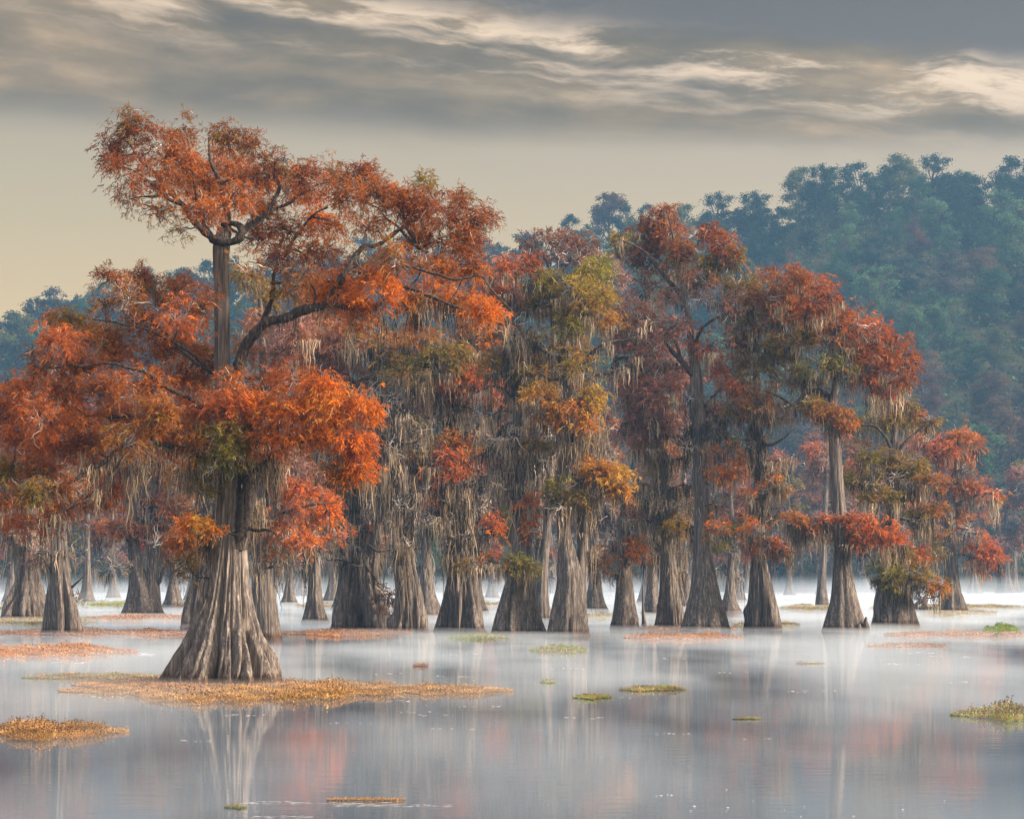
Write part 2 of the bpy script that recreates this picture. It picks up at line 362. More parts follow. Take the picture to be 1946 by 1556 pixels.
# ------------------------------------------------------------------ the cypress builder
class Cypress:
    """everything in photo pixels at the tree's own distance; depth offsets in metres"""
    def __init__(s, d, seed):
        s.d = d; s.rng = np.random.default_rng(seed); s.seed = seed; s.px = d/F
        s.T = MB(); s.F = MB(); s.M = MB(); s.nodes = []; s.ntrunk = 0; s.mpts = []; s.mlen = []; s.base = None
    def trunk(s, rows, dy=0., sides=48, rings=60, amp=.2, knots=2, ribs=(5, 8, 13, 21)):
        pts = []
        for r in rows:
            q = P(r[0], r[1], s.d+dy+(r[3] if len(r) > 3 else 0)); pts.append([*q, r[2]*s.px])
        pts[0][2] = -.12
        if s.base is None: s.base = np.array([pts[0][0], pts[0][1], 0.])
        C = trunk_mesh(s.T, pts, s.seed*7+len(s.nodes), sides, None, amp, rings, knots, ribs)
        H = C[-1, 2]
        for c in C[::2]:
            if c[2] > .22*H: s.nodes.append((c[:3].copy(), c[3]))
        s.C = C
        return s
    def knee(s, x, y, hw, h, dy=0.):
        C, nd = getattr(s, 'C', None), list(s.nodes)
        s.trunk([(x, y+3, hw), (x+1, y-h*.35, hw*.75), (x, y-h*.75, hw*.42), (x+1, y-h, hw*.22)], dy=dy, sides=20, rings=12, amp=.3, knots=1)
        s.C = C; s.nodes = nd; return s
    def limb(s, pts, r0, r1, gn=1., mossy=0.):
        q = np.array([P(a[0], a[1], s.d+(a[2] if len(a) > 2 else 0)) for a in pts])
        n = max(8, int(np.linalg.norm(np.diff(q, axis=0), axis=1).sum()/(7*s.px)))
        c = wobble(s.rng, catmull(q, n), 1.6*s.px*gn)
        rr = np.linspace(r0, r1, n)*s.px*(1+.12*s.rng.normal(0, 1, n))
        v, f = tubes(c[None], rr[None], 7 if r0 > 3 else 5)
        s.T.add(v, f, (.3, .25, .2), 1)
        for k in range(0, n, 2): s.nodes.append((c[k], rr[k]))
        if mossy:
            for k in range(2, n):
                if s.rng.uniform() < mossy: s.mpts.append(c[k]); s.mlen.append(s.rng.uniform(18, 75)*s.px)
        return s
    def autolimbs(s, n, y0, y1, length=(35, 95), mossy=0.40, r=3.2, bare=0, up=.25):
        """gnarled side limbs between photo rows y0 (low) and y1 (high)"""
        C = s.C; rng = s.rng
        z0 = HC+(YH-y0)*s.px; z1 = HC+(YH-y1)*s.px
        for _ in range(n):
            z = rng.uniform(z0, z1); k = int(np.argmin(abs(C[:, 2]-z))); o = C[k, :3]
            az = rng.uniform(0, 2*np.pi); L = rng.uniform(*length)*s.px
            dr = np.array([np.cos(az), np.sin(az)*.8, rng.normal(up, .3)])
            m = 5; P_ = [o]
            for j in range(m):
                dr = unit(dr+rng.normal(0, .38, 3)*np.array([1, 1, .8])+np.array([0, 0, .06])); P_.append(P_[-1]+dr*L/m)
            nn = max(8, int(L/(6*s.px))); c = catmull(P_, nn); rr = np.linspace(rng.uniform(.6, 1.)*r, .5, nn)*s.px
            v, f = tubes(c[None], rr[None], 5); s.T.add(v, f, (.3, .25, .2), 1)
            for j in range(2, nn, 2): s.nodes.append((c[j], rr[j]))
            for j in range(1, nn):
                if rng.uniform() < mossy: s.mpts.append(c[j]); s.mlen.append(rng.uniform(20, 85)*s.px*rng.uniform(.7, 1.6))
            s.twigs(c[nn//2], L*.45, 7, 1.0, c=rng.uniform(.10, .40))
            s.twigs(c[-1], L*.4, 7, .8, c=rng.uniform(.10, .40))
        return s
    def twigs(s, ctr, R, n, r=1., c=.2):
        rng = s.rng; g = c
        u = unit(rng.normal(0, 1, (n, 3))+np.array([0, 0, .25])); K = 6
        st = unit(u+rng.normal(0, .3, (n, 3)))
        steps = np.cumsum(unit(st[:, None, :]+rng.normal(0, .55, (n, K, 3)))*(R/K*rng.uniform(.6, 1.2, (n, 1, 1))), 1)
        pts = np.concatenate([np.zeros((n, 1, 3)), steps], 1)+np.asarray(ctr)
        rr = np.linspace(r, .35*r, K+1)[None]*s.px*rng.uniform(.7, 1.3, (n, 1))
        v, f = tubes(pts, rr, 3)
        cc = np.array([1., .9, .84])*g*np.exp(rng.normal(0, .35, (n, 1)))
        s.F.add(v, f, np.repeat(cc, (K+1)*3, 0), 1)
        return pts
    def blobs(s, L, depthspread=2.2, dens=1., droop=1., leaf=9.5, wide=1.75, link=True, mossy=0.):
        rng = s.rng; B = []
        for b in L:
            x, y, rx, ry, col = b[:5]; dn = b[5] if len(b) > 5 else 1.
            dy = b[6] if len(b) > 6 else rng.uniform(-1, 1)*depthspread
            c = P(x, y, s.d+dy); B.append((c, rx*s.px, ry*s.px, col, dn))
        if link and s.nodes:
            root = s.nodes[0][0]
            B.sort(key=lambda b: min(np.linalg.norm(b[0]-n[0]) for n in s.nodes[::3]))
        for c, rx, ry, col, dn in B:
            cs = col.split('+'); c1 = np.array(COL[cs[0]]); c2 = np.array(COL[cs[1]]) if len(cs) > 1 else c1*.62
            r = np.array([rx, min(rx, ry*1.3), ry])
            if link and s.nodes:
                NP = np.array([n[0] for n in s.nodes]); dd = NP-c
                dist = np.linalg.norm(dd, axis=1)+.9*np.maximum(0, dd[:, 2]+.2*ry)    # prefer nodes below the clump
                k = int(np.argmin(dist)); a = NP[k]; dl = np.linalg.norm(a-c)
                if dl > .3*rx:
                    mid = (a+c)/2+rng.normal(0, .10, 3)*dl+np.array([0, 0, -.08*dl])
                    nn = max(7, int(dl/(7*s.px))); cc = wobble(rng, catmull([a, mid, c], nn), 1.5*s.px)
                    r0 = min(s.nodes[k][1]*.8, (1.1+dl/s.px/55)*s.px*1.1); rr = np.linspace(r0, .8*s.px, nn)
                    v, f = tubes(cc[None], rr[None], 5); s.T.add(v, f, (.3, .25, .2), 1)
                    for j in range(1, nn, 2):
                        s.nodes.append((cc[j], rr[j]))
                        if rng.uniform() < mossy*.5: s.mpts.append(cc[j]); s.mlen.append(rng.uniform(15, 60)*s.px)
            s.twigs(c-np.array([0, 0, .3*ry]), (rx+ry)*.66, int(13+4*dn), 1.0, c=rng.uniform(.07, .45) if col[:2] not in ('PI', 'GY') else .38)
            if cs[0] in ('PI', 'GY'): s.twigs(c, (rx+ry)*.6, 26, .8, c=.34)
            n = int(rx*ry/s.px**2*2.6*dn*dens)
            foliage(s.F, rng, c, r, n, s.d, c1, c2, droop, leaf, wide)
            if mossy:
                for _ in range(rng.poisson(mossy*rx/s.px/9)):
                    s.mpts.append(c+np.array([rng.uniform(-.8, .8)*rx, rng.uniform(-.6, .6)*rx, -.8*ry])); s.mlen.append(rng.uniform(14, 65)*s.px)
        return s
    def drape(s, n, y0, y1, lo=25, hi=110, out=1.3):
        """moss hanging close against the trunk"""
        rng = s.rng; C = s.C
        z0 = HC+(YH-y0)*s.px; z1 = HC+(YH-y1)*s.px
        for _ in range(n):
            z = rng.uniform(z0, z1); k = int(np.argmin(abs(C[:, 2]-z))); a = rng.uniform(0, 2*np.pi)
            R = C[k, 3]*out+rng.uniform(0, 8)*s.px
            s.mpts.append(C[k, :3]+np.array([np.cos(a)*R, np.sin(a)*R, 0])); s.mlen.append(rng.uniform(lo, hi)*s.px)
        return s
    def curtain(s, L):
        """(x0,x1,y,len,count[,dy]) rows of hanging moss"""
        for x0, x1, y, ln, n, *dy in L:
            for _ in range(n):
                s.mpts.append(P(s.rng.uniform(x0, x1), y+s.rng.normal(0, 10), s.d+(dy[0] if dy else s.rng.uniform(-1.5, 1.5)))); s.mlen.append(s.rng.uniform(.4, 1.)*ln*s.px)
        return s
    def done(s, label, cat='tree', group=None, name='bald_cypress', mcol=(.275, .22, .16), strands=18, mw=1.4):
        root = empty(name, s.base); tag(root, label, cat, group)
        s.T.build('trunk', [BARK if s.seed == 1 else BARK_ROW, LIMB], root, s.base)
        if s.F.V: s.F.build('crown', [LEAF, TWIG], root, s.base, smooth=False)
        if len(s.mpts) > 4:
            moss(s.M, s.rng, np.array(s.mpts), np.array(s.mlen), s.d, mw, strands, 9.*s.px, mcol)
            s.M.build('hanging_moss', [MOSS], root, s.base, smooth=False)
        return root

# ================================================================== SETTING
def struct(o, kind='structure'): o['kind'] = kind; return o
# ---- water
wm, t, o = mat('lake_water')
g = t.new('ShaderNodeNewGeometry').outputs['Position']
h1 = t.noise(t.mapping(g, (.9, 2.6, 1)), 1.0, 3, .6)
h2 = t.noise(t.mapping(g, (.10, .22, 1)), 1.0, 2, .5)
hh = t.m('ADD', t.m('MULTIPLY', h1, .0024), t.m('MULTIPLY', h2, .007))
bp = t.new('ShaderNodeBump'); bp.inputs['Strength'].default_value = 1; bp.inputs['Distance'].default_value = 1
t.put(bp.inputs['Height'], hh)
p = t.new('ShaderNodeBsdfPrincipled'); p.inputs['Base Color'].default_value = (.085, .11, .14, 1)
p.inputs['Roughness'].default_value = .035; p.inputs['IOR'].default_value = 1.5
t.l.new(bp.outputs[0], p.inputs['Normal']); t.l.new(p.outputs[0], o.inputs[0])
b = MB(); b.add([(-380, -25, 0), (380, -25, 0), (380, 415, 0), (-380, 415, 0)], [[0, 1, 2, 3]], (0, 0, 0))
struct(b.build('water', [wm], smooth=False))

# ---- hill terrain
RX = [-1600, 0, 80, 180, 330, 600, 800, 930, 1000, 1100, 1240, 1330, 1480, 1560, 1700, 1946, 3600]
RY = [640, 605, 565, 552, 500, 480, 460, 480, 440, 392, 372, 395, 352, 318, 318, 312, 330]
YS, YR, YE = 404., 620., 745.
def ground(x, y):
    px = CX+x/np.maximum(y, 1)*F
    top = HC+(YH-np.interp(px, RX, RY))*YR/F-13.
    s = np.clip((y-YS)/(YR-YS), 0, 1); s2 = np.clip((y-YR)/(YE-YR), 0, 1)
    return -.6+(top+.6)*(s**1.05)*(1-.25*s2*s2) + 2.0*np.sin(x*.05)*np.sin(y*.04)*s
gm, t, o = mat('forest_floor')
c = t.new('ShaderNodeTexCoord').outputs['Object']
col = t.ramp(t.noise(c, .25, 6, .6), [(.35, (.035, .04, .018)), (.6, (.07, .055, .03))])
p = t.new('ShaderNodeBsdfDiffuse'); t.put(p.inputs[0], col); t.l.new(p.outputs[0], o.inputs[0])
gx = np.linspace(-378, 378, 127); gy = np.linspace(YS-3, YE, 58)
GX, GY = np.meshgrid(gx, gy); GZ = ground(GX, GY)
b = MB(); idx = np.arange(GX.size).reshape(GX.shape)
b.add(np.stack([GX, GY, GZ], -1), np.stack([idx[:-1, :-1], idx[:-1, 1:], idx[1:, 1:], idx[1:, :-1]], -1), (0, 0, 0))
struct(b.build('hill', [gm]))

# ---- air: an even haze over everything, and a low bank of mist on the water
def box(name, x0, x1, y0, y1, z0, z1, m):
    b = MB(); v = [(x, y, z) for z in (z0, z1) for y in (y0, y1) for x in (x0, x1)]
    b.add(v, [[0, 2, 3, 1], [4, 5, 7, 6], [0, 1, 5, 4], [2, 6, 7, 3], [0, 4, 6, 2], [1, 3, 7, 5]], (0, 0, 0))
    return struct(b.build(name, [m], smooth=False), 'stuff')
def vol(name, color, dens, an=.2, wisp=None):
    m, t, o = mat(name); p = t.new('ShaderNodeVolumePrincipled')
    p.inputs['Color'].default_value = (*color, 1); p.inputs['Density'].default_value = dens; p.inputs['Anisotropy'].default_value = an
    if wisp == 'fade':
        g = t.new('ShaderNodeNewGeometry').outputs['Position']; sp = t.new('ShaderNodeSeparateXYZ'); t.put(sp.inputs[0], g)
        nz = t.noise(t.mapping(g, (.05, .02, .25)), 1.0, 3, .6)
        f = t.m('MULTIPLY', t.ss(nz, .30, .70), t.ss(sp.outputs[2], 3.6, .0))
        t.put(p.inputs['Density'], t.m('MULTIPLY', f, dens)); m.cycles.volume_step_rate = .05
    elif wisp:
        g = t.new('ShaderNodeNewGeometry').outputs['Position']
        nz = t.noise(t.mapping(g, wisp), 1.0, 3, .6)
        sp = t.new('ShaderNodeSeparateXYZ'); t.put(sp.inputs[0], g); near = t.m('ADD', .85, t.m('MULTIPLY', .15, t.ss(sp.outputs[1], 34., 78.)))
        t.put(p.inputs['Density'], t.m('MULTIPLY', t.m('MULTIPLY', t.ss(nz, .36, .62), near), dens)); m.cycles.volume_step_rate = .03
    t.l.new(p.outputs[0], o.inputs['Volume']); return m
box('haze', -385, 385, -30, 760, -1.7, 150, vol('haze_air', (.26, .52, .80), .00040, .35))
box('mist', -370, 370, -20, 398, .02, .27, vol('mist_air', (.84, .93, 1.), .060, 0., (.11, .045, .5)))
box('far_mist', -365, 365, 215, 396, .03, 3.8, vol('far_mist_air', (.80, .90, 1.), .012, 0., 'fade'))

# ---- hillside woods
HCOL = [((.065, .12, .05), (.03, .07, .035)), ((.02, .045, .03), (.008, .022, .018)), ((.15, .15, .045), (.06, .085, .03)), ((.17, .09, .05), (.09, .06, .035)),
        ((.15, .11, .09), (.08, .065, .055)), ((.12, .19, .08), (.06, .11, .045)), ((.16, .075, .055), (.10, .05, .04)), ((.03, .06, .04), (.012, .03, .022))]
def wood_proto(i, H=16.):
    rng = np.random.default_rng(900+i); c1, c2 = HCOL[i % 8]; c1 = np.array(c1); c2 = np.array(c2)
    tr = MB(); fo = MB()
    pts = np.array([[0, 0, -1.], [rng.normal(0, .3), rng.normal(0, .3), H*.35], [rng.normal(0, .6), rng.normal(0, .6), H*.62], [rng.normal(0, .9), 0, H*.88]])
    c = catmull(pts, 10); v, f = tubes(c[None], np.linspace(.32, .07, 10)[None], 6); tr.add(v, f, (.3, .3, .3), 0)
    nb = 30
    for k in range(nb):
        a = rng.uniform(0, 6.28); hz = rng.uniform(.14, .97)*H; rr = (1-.55*abs(hz/H-.5)/.5)*rng.uniform(.08, .33)*H
        cc = np.array([np.cos(a)*rr, np.sin(a)*rr, hz]); st = c[int(np.clip(hz/H*9-2, 1, 8))]
        bb = catmull([st, (st+cc)/2+[0, 0, -.4], cc], 7); v, f = tubes(bb[None], np.linspace(.13, .04, 7)[None], 4); tr.add(v, f, (.3, .3, .3), 0)
        R = rng.uniform(.9, 2.5)*(.7 if hz > .85*H else 1.); n = int(R*R*100)
        u = unit(rng.normal(0, 1, (n, 3))); rad = rng.uniform(0, 1, n)**.42
        ph = rng.uniform(0, 6, 3); rad *= 1+.32*np.sin(u[:, 0]*5+ph[0])+.3*np.sin(u[:, 2]*6+ph[1])+.25*np.sin(u[:, 1]*7+ph[2])
        pos = cc+u*rad[:, None]*R*np.array([1, 1, .78])
        d = unit(rng.normal(0, 1, (n, 3))+u*.5)
        v, q = strips(rng, pos, unit(np.cross(u, rng.normal(0, 1, (n, 3)))+u*.25), rng.uniform(.22, .62, n), rng.uniform(.2, .42, n), u+rng.normal(0, .35, (n, 3)))
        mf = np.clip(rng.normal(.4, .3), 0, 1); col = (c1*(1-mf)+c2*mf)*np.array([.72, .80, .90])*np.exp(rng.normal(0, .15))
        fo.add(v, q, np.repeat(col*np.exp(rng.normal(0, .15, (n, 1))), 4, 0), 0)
    return tr, fo
WOODLAB = ['green broadleaf tree blurred by blue haze', 'dark blue-green tree on the hazy wooded hill', 'olive and yellowing tree on the hazy hillside',
           'rust-brown tree among the green ones on the hillside', 'bare greyish tree on the hazy hillside', 'pale green tree on the hazy slope', 'reddish tree showing on the blue hillside', 'deep green tree in the far woods']
protos = []
rg = np.random.default_rng(5)
spots = []
for r, Y in enumerate(np.linspace(416, 622, 13)):
    step = 11.3 if Y < 592 else 7.0
    for X in np.arange(-.262*Y, .262*Y, step):
        px = CX+X/Y*F
        if px < 900 and 2 < r < 9 and rg.uniform() < .55: continue
        x = X+rg.uniform(-4, 4); y = Y+rg.uniform(-7, 7)
        spots.append((x, y, px, r))
for k, (x, y, px, r) in enumerate(spots):
    q = rg.uniform()
    if r >= 11: i = rg.choice([0, 1, 7, 1, 7, 4, 2, 3, 1], p=[.12, .2, .18, .14, .12, .05, .08, .05, .06])
    else: i = rg.choice(8, p=[.2, .14, .14, .10, .12, .16, .05, .09])
    if px > 1500 and r < 5: i = rg.choice([3, 2, 4, 5, 0, 6, 1], p=[.2, .2, .18, .1, .1, .1, .12])
    if not any(pp[0] == i for pp in protos):
        tr, fo = wood_proto(i); root = empty('woodland_tree', (0, 0, 0))
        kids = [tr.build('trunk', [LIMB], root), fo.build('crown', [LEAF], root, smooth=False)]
        protos.append((i, root, kids)); new = True
    else: new = False
    pr = next(pp for pp in protos if pp[0] == i)
    s = rg.uniform(.62, 1.08)*(1.0 if r < 11 else 1.05); loc = (x, y, float(ground(np.array(x), np.array(y)))-.3); rz = rg.uniform(0, 6.28)
    sx = s*rg.uniform(.9, 1.45)
    if new: ob = pr[1]; ob.location = loc; ob.rotation_euler = (0, 0, rz); ob.scale = (sx, sx, s)
    else: ob = copy_tree(pr[1], pr[2], loc, rz, (sx, sx, s))
    tag(ob, WOODLAB[i], 'tree', 'trees on the far wooded hill: '+WOODLAB[i].split(' ')[0])
# undergrowth between the crowns, uncountable
n = 60000; x = rg.uniform(-170, 170, n); y = rg.uniform(406, 630, n); z = ground(x, y)+rg.uniform(.2, 5.5, n)
v, q = strips(rg, np.stack([x, y, z], 1), unit(rg.normal(0, 1, (n, 3))+[0, 0, .5]), rg.uniform(.6, 1.5, n), rg.uniform(.5, 1.0, n))
b = MB(); cc = np.array([[.05, .08, .04]])*np.exp(rg.normal(0, .35, (n, 1))); b.add(v, q, np.repeat(cc, 4, 0))
tag(b.build('undergrowth', [LEAF], smooth=False), 'hazy undergrowth filling between the trees on the far hill', 'undergrowth', kind='stuff')

# ---- far cypresses: a few grown in full, the rest copied
def far_cypress(seed, hpx, cols, d=150., mossd=1., bw=34):
    """grown at the image centre at distance d, later moved"""
    c = Cypress(d, seed); rng = c.rng; by = YH+F*HC/d
    lean = rng.uniform(-12, 12)
    c.trunk([(CX, by+3, bw), (CX+rng.uniform(-2, 2), by-22, bw*.72), (CX+lean*.3, by-60, bw*.45), (CX+lean*.6, by-.28*hpx, bw*.30), (CX+lean, by-.55*hpx, bw*.22), (CX+lean*.6, by-.78*hpx, bw*.13), (CX+lean, by-.95*hpx, 1.5)],
            sides=30, rings=30, amp=.36, knots=2, ribs=(5, 7, 11, 17))
    c.autolimbs(int(9*mossd)+3, by-.22*hpx, by-.75*hpx, (30, 80), .55)
    L = []
    for k in range(12):
        f = rng.uniform(.38, 1.); a = rng.uniform(-1, 1); wd = 85*(1-.65*abs(f-.62)/.5)
        L.append((CX+a*wd, by-f*hpx, rng.uniform(24, 42), rng.uniform(16, 26), cols[rng.integers(len(cols))], 1., rng.uniform(-1, 1)*wd*c.px))
    L.append((CX+lean, by-hpx, 30, 24, cols[0]))
    c.blobs(L, dens=.8, leaf=13, wide=2.8, mossy=.8*mossd)
    c.drape(int(16*mossd), by-.15*hpx, by-.6*hpx)
    return c
FC = [(11, 430, ['RU', 'RO', 'OL'], 'rust-brown crown'), (12, 520, ['OL', 'RO', 'BR'], 'olive-brown crown'), (13, 380, ['PI', 'RU', 'GY'], 'thin pinkish crown'), (14, 470, ['BR', 'GY', 'RO'], 'grey mossy crown'), (15, 340, ['RE', 'RO'], 'reddish crown')]
fproto = []
for sd, hp, cols, lab in FC:
    c = far_cypress(sd, hp, cols); root = c.done('bald cypress with '+lab+' standing in the far mist', 'tree', 'cypresses in the far mist: '+lab, mcol=(.26, .225, .19), strands=7)
    kids = children(root); fproto.append([root, kids, lab, False, c.base])
def place_far(i, px, d, s, label=None):
    pr = fproto[i]; loc = ((px-CX)/F*d, d, 0); rz = rg.uniform(0, 6.28)
    if not pr[3]: pr[3] = True; o = pr[0]; o.location = loc; o.rotation_euler = (0, 0, rz); o.scale = (s, s, s)
    else: o = copy_tree(pr[0], pr[1], loc, rz, (s, s, s))
    if label: o['label'] = label; del o['group']
    return o
# mid-distance water, d 150-300: mostly behind the main row
for i, (px, d, s) in enumerate([(-25, 190, 1.0), (20, 240, .9), (60, 300, 1.), (165, 246, .95), (215, 290, .9), (330, 215, .95), (365, 260, 1.), (455, 230, 1.0), (548, 235, .85), (575, 320, 1.),
        (632, 250, 1.), (655, 200, 1.05), (700, 185, 1.05), (812, 160, .95), (900, 180, 1.05), (935, 290, .9), (1025, 160, .9), (1128, 190, 1.), 
        (1230, 250, 1.0), (1240, 175, .9), (1300, 210, 1.1), (1385, 180, .8), (1400, 260, .9), (1500, 330, .9), (1560, 345, .9)]):
    place_far([3, 0, 2, 1, 3, 4, 0, 3, 2, 1][i % 10], px, d, s)
# the wooded lake edge
for k, px in enumerate(np.arange(-120, 2080, 42)):
    d = rg.uniform(366, 398); place_far([3, 0, 3, 2, 1][k % 5], px+rg.uniform(-18, 18), d, rg.uniform(1.0, 1.6)*(.82 if px < 900 else 1.05))

# ================================================================== THE NEAR CYPRESSES
# ---- the big one
H = Cypress(60, 1)
H.trunk([(427, 1306, 107), (427, 1285, 100), (429, 1250, 89), (430, 1200, 66), (432, 1150, 50), (434, 1100, 40), (437, 1040, 32), (437, 980, 25), (437, 920, 21), (430, 850, 19), (424, 750, 15.5), (422, 650, 15), (421, 560, 15), (420, 500, 15), (421, 468, 16), (424, 440, 12), (425, 410, 7)],
        sides=220, rings=180, amp=.36, knots=4, ribs=(7, 15, 24, 37))
H.knee(527, 1307, 12, 26, -.3).knee(512, 1308, 13, 20, -.7).knee(338, 1304, 12, 18, -.4)
H.limb([(452, 1040, -.2), (463, 985, -.35), (476, 900, -.2), (478, 820, .1), (452, 740, 0), (455, 690, -.3), (475, 645, -.5), (510, 612, -.6), (560, 597, -.8), (615, 580, -.9), (636, 555, -.9), (650, 525, -1)], 17, 7, 1.1, mossy=.35)
H.limb([(463, 1000, -.3), (490, 1008, -.6), (515, 1010, -.8), (530, 1020, -1)], 5, 1.5, 1.4)
H.limb([(421, 463), (405, 455, -.2), (372, 425, -.3), (345, 390), (300, 335), (262, 300, .3), (235, 260)], 8, 1.6)
H.limb([(345, 390), (310, 370, -.5), (265, 330, -.7), (225, 315, -.8)], 4, 1.2)
H.limb([(405, 452), (380, 415, .5), (372, 370, .7), (365, 310, .8), (350, 240, .7)], 4.5, 1.2)
H.limb([(421, 470), (432, 445), (428, 390, .3), (400, 300, .3), (392, 260, .2)], 8, 1.6)
H.limb([(408, 456, -.4), (435, 460, -.55), (457, 450, -.6), (456, 430, -.45), (438, 423, -.3), (418, 428, -.1)], 8.5, 5, .6)
H.limb([(452, 452, -.4), (480, 425, -.5), (510, 400, -.6), (530, 355, -.7), (515, 325, -.7)], 7, 2.5)
H.limb([(505, 405, -.6), (550, 385, -.4), (600, 355, -.2), (650, 340), (700, 335, .2)], 3.4, 1.2)
H.limb([(480, 645, .3), (512, 580, .4), (520, 520, .3), (545, 480, .2), (570, 440, .1), (600, 405, 0), (622, 392)], 6, 2)
H.limb([(545, 470, .2), (575, 480), (600, 510, -.2)], 2.6, 1)
H.limb([(620, 575, -.9), (700, 590, -.6), (760, 545, -.5), (830, 570, -.7), (890, 592, -.9), (960, 622, -1.1)], 5, 2, 1.1, mossy=.6)
H.limb([(650, 525, -1), (690, 470, -.8), (720, 465, -.6), (770, 430, -.5), (825, 400, -.5), (880, 390, -.4)], 6, 1.6)
H.limb([(770, 430, -.5), (800, 470, -.7), (790, 465, -.7), (740, 420, -.3), (700, 385, -.1)], 4, 1.4, 1.4)
H.limb([(700, 520, -1), (748, 530, -1.4), (760, 508, -1.5), (800, 512, -1.6), (860, 530, -1.8), (912, 526, -1.9), (930, 545, -2), (970, 590, -2)], 3.8, 1.2, .8)
H.limb([(430, 870), (395, 872, -.5), (330, 848, -1), (245, 846, -1.6), (180, 886, -2), (110, 922, -2.2), (40, 948, -2.3), (-30, 960, -2.3)], 6.5, 1.6, 1.2, mossy=.5)
H.limb([(245, 858, -1.6), (200, 915, -1.8), (140, 960, -2), (70, 985, -2)], 3.8, 1.2, 1.2, mossy=.4)
H.limb([(422, 790), (340, 745, -.8), (255, 700, -1.2), (170, 690, -1.5), (60, 705, -1.8)], 5, 1.3, 1.3)
H.limb([(420, 720), (360, 680, .5), (300, 620, .8), (240, 560, 1), (200, 520, 1)], 4, 1.2, 1.2)
H.limb([(420, 720), (330, 650, -.6), (230, 615, -.8), (120, 600, -.8)], 3.6, 1.2, 1.3)
H.limb([(425, 820), (330, 800, 1), (200, 790, 1.6), (60, 790, 2), (-40, 800, 2)], 5, 1.4, 1.3, mossy=.3)
H.limb([(470, 850, -.5), (540, 790, -1.2), (620, 750, -1.6), (700, 760, -1.8)], 4.5, 1.3, 1.2, mossy=.3)
H.limb([(476, 900, -.5), (540, 850, -1), (620, 835, -1.5), (690, 850, -1.8)], 4.2, 1.3, 1.2, mossy=.4)
H.limb([(352, 1195, -1.2), (372, 1180, -1), (392, 1140, -.6), (398, 1100, -.3)], 1.0, 1.8, 1)
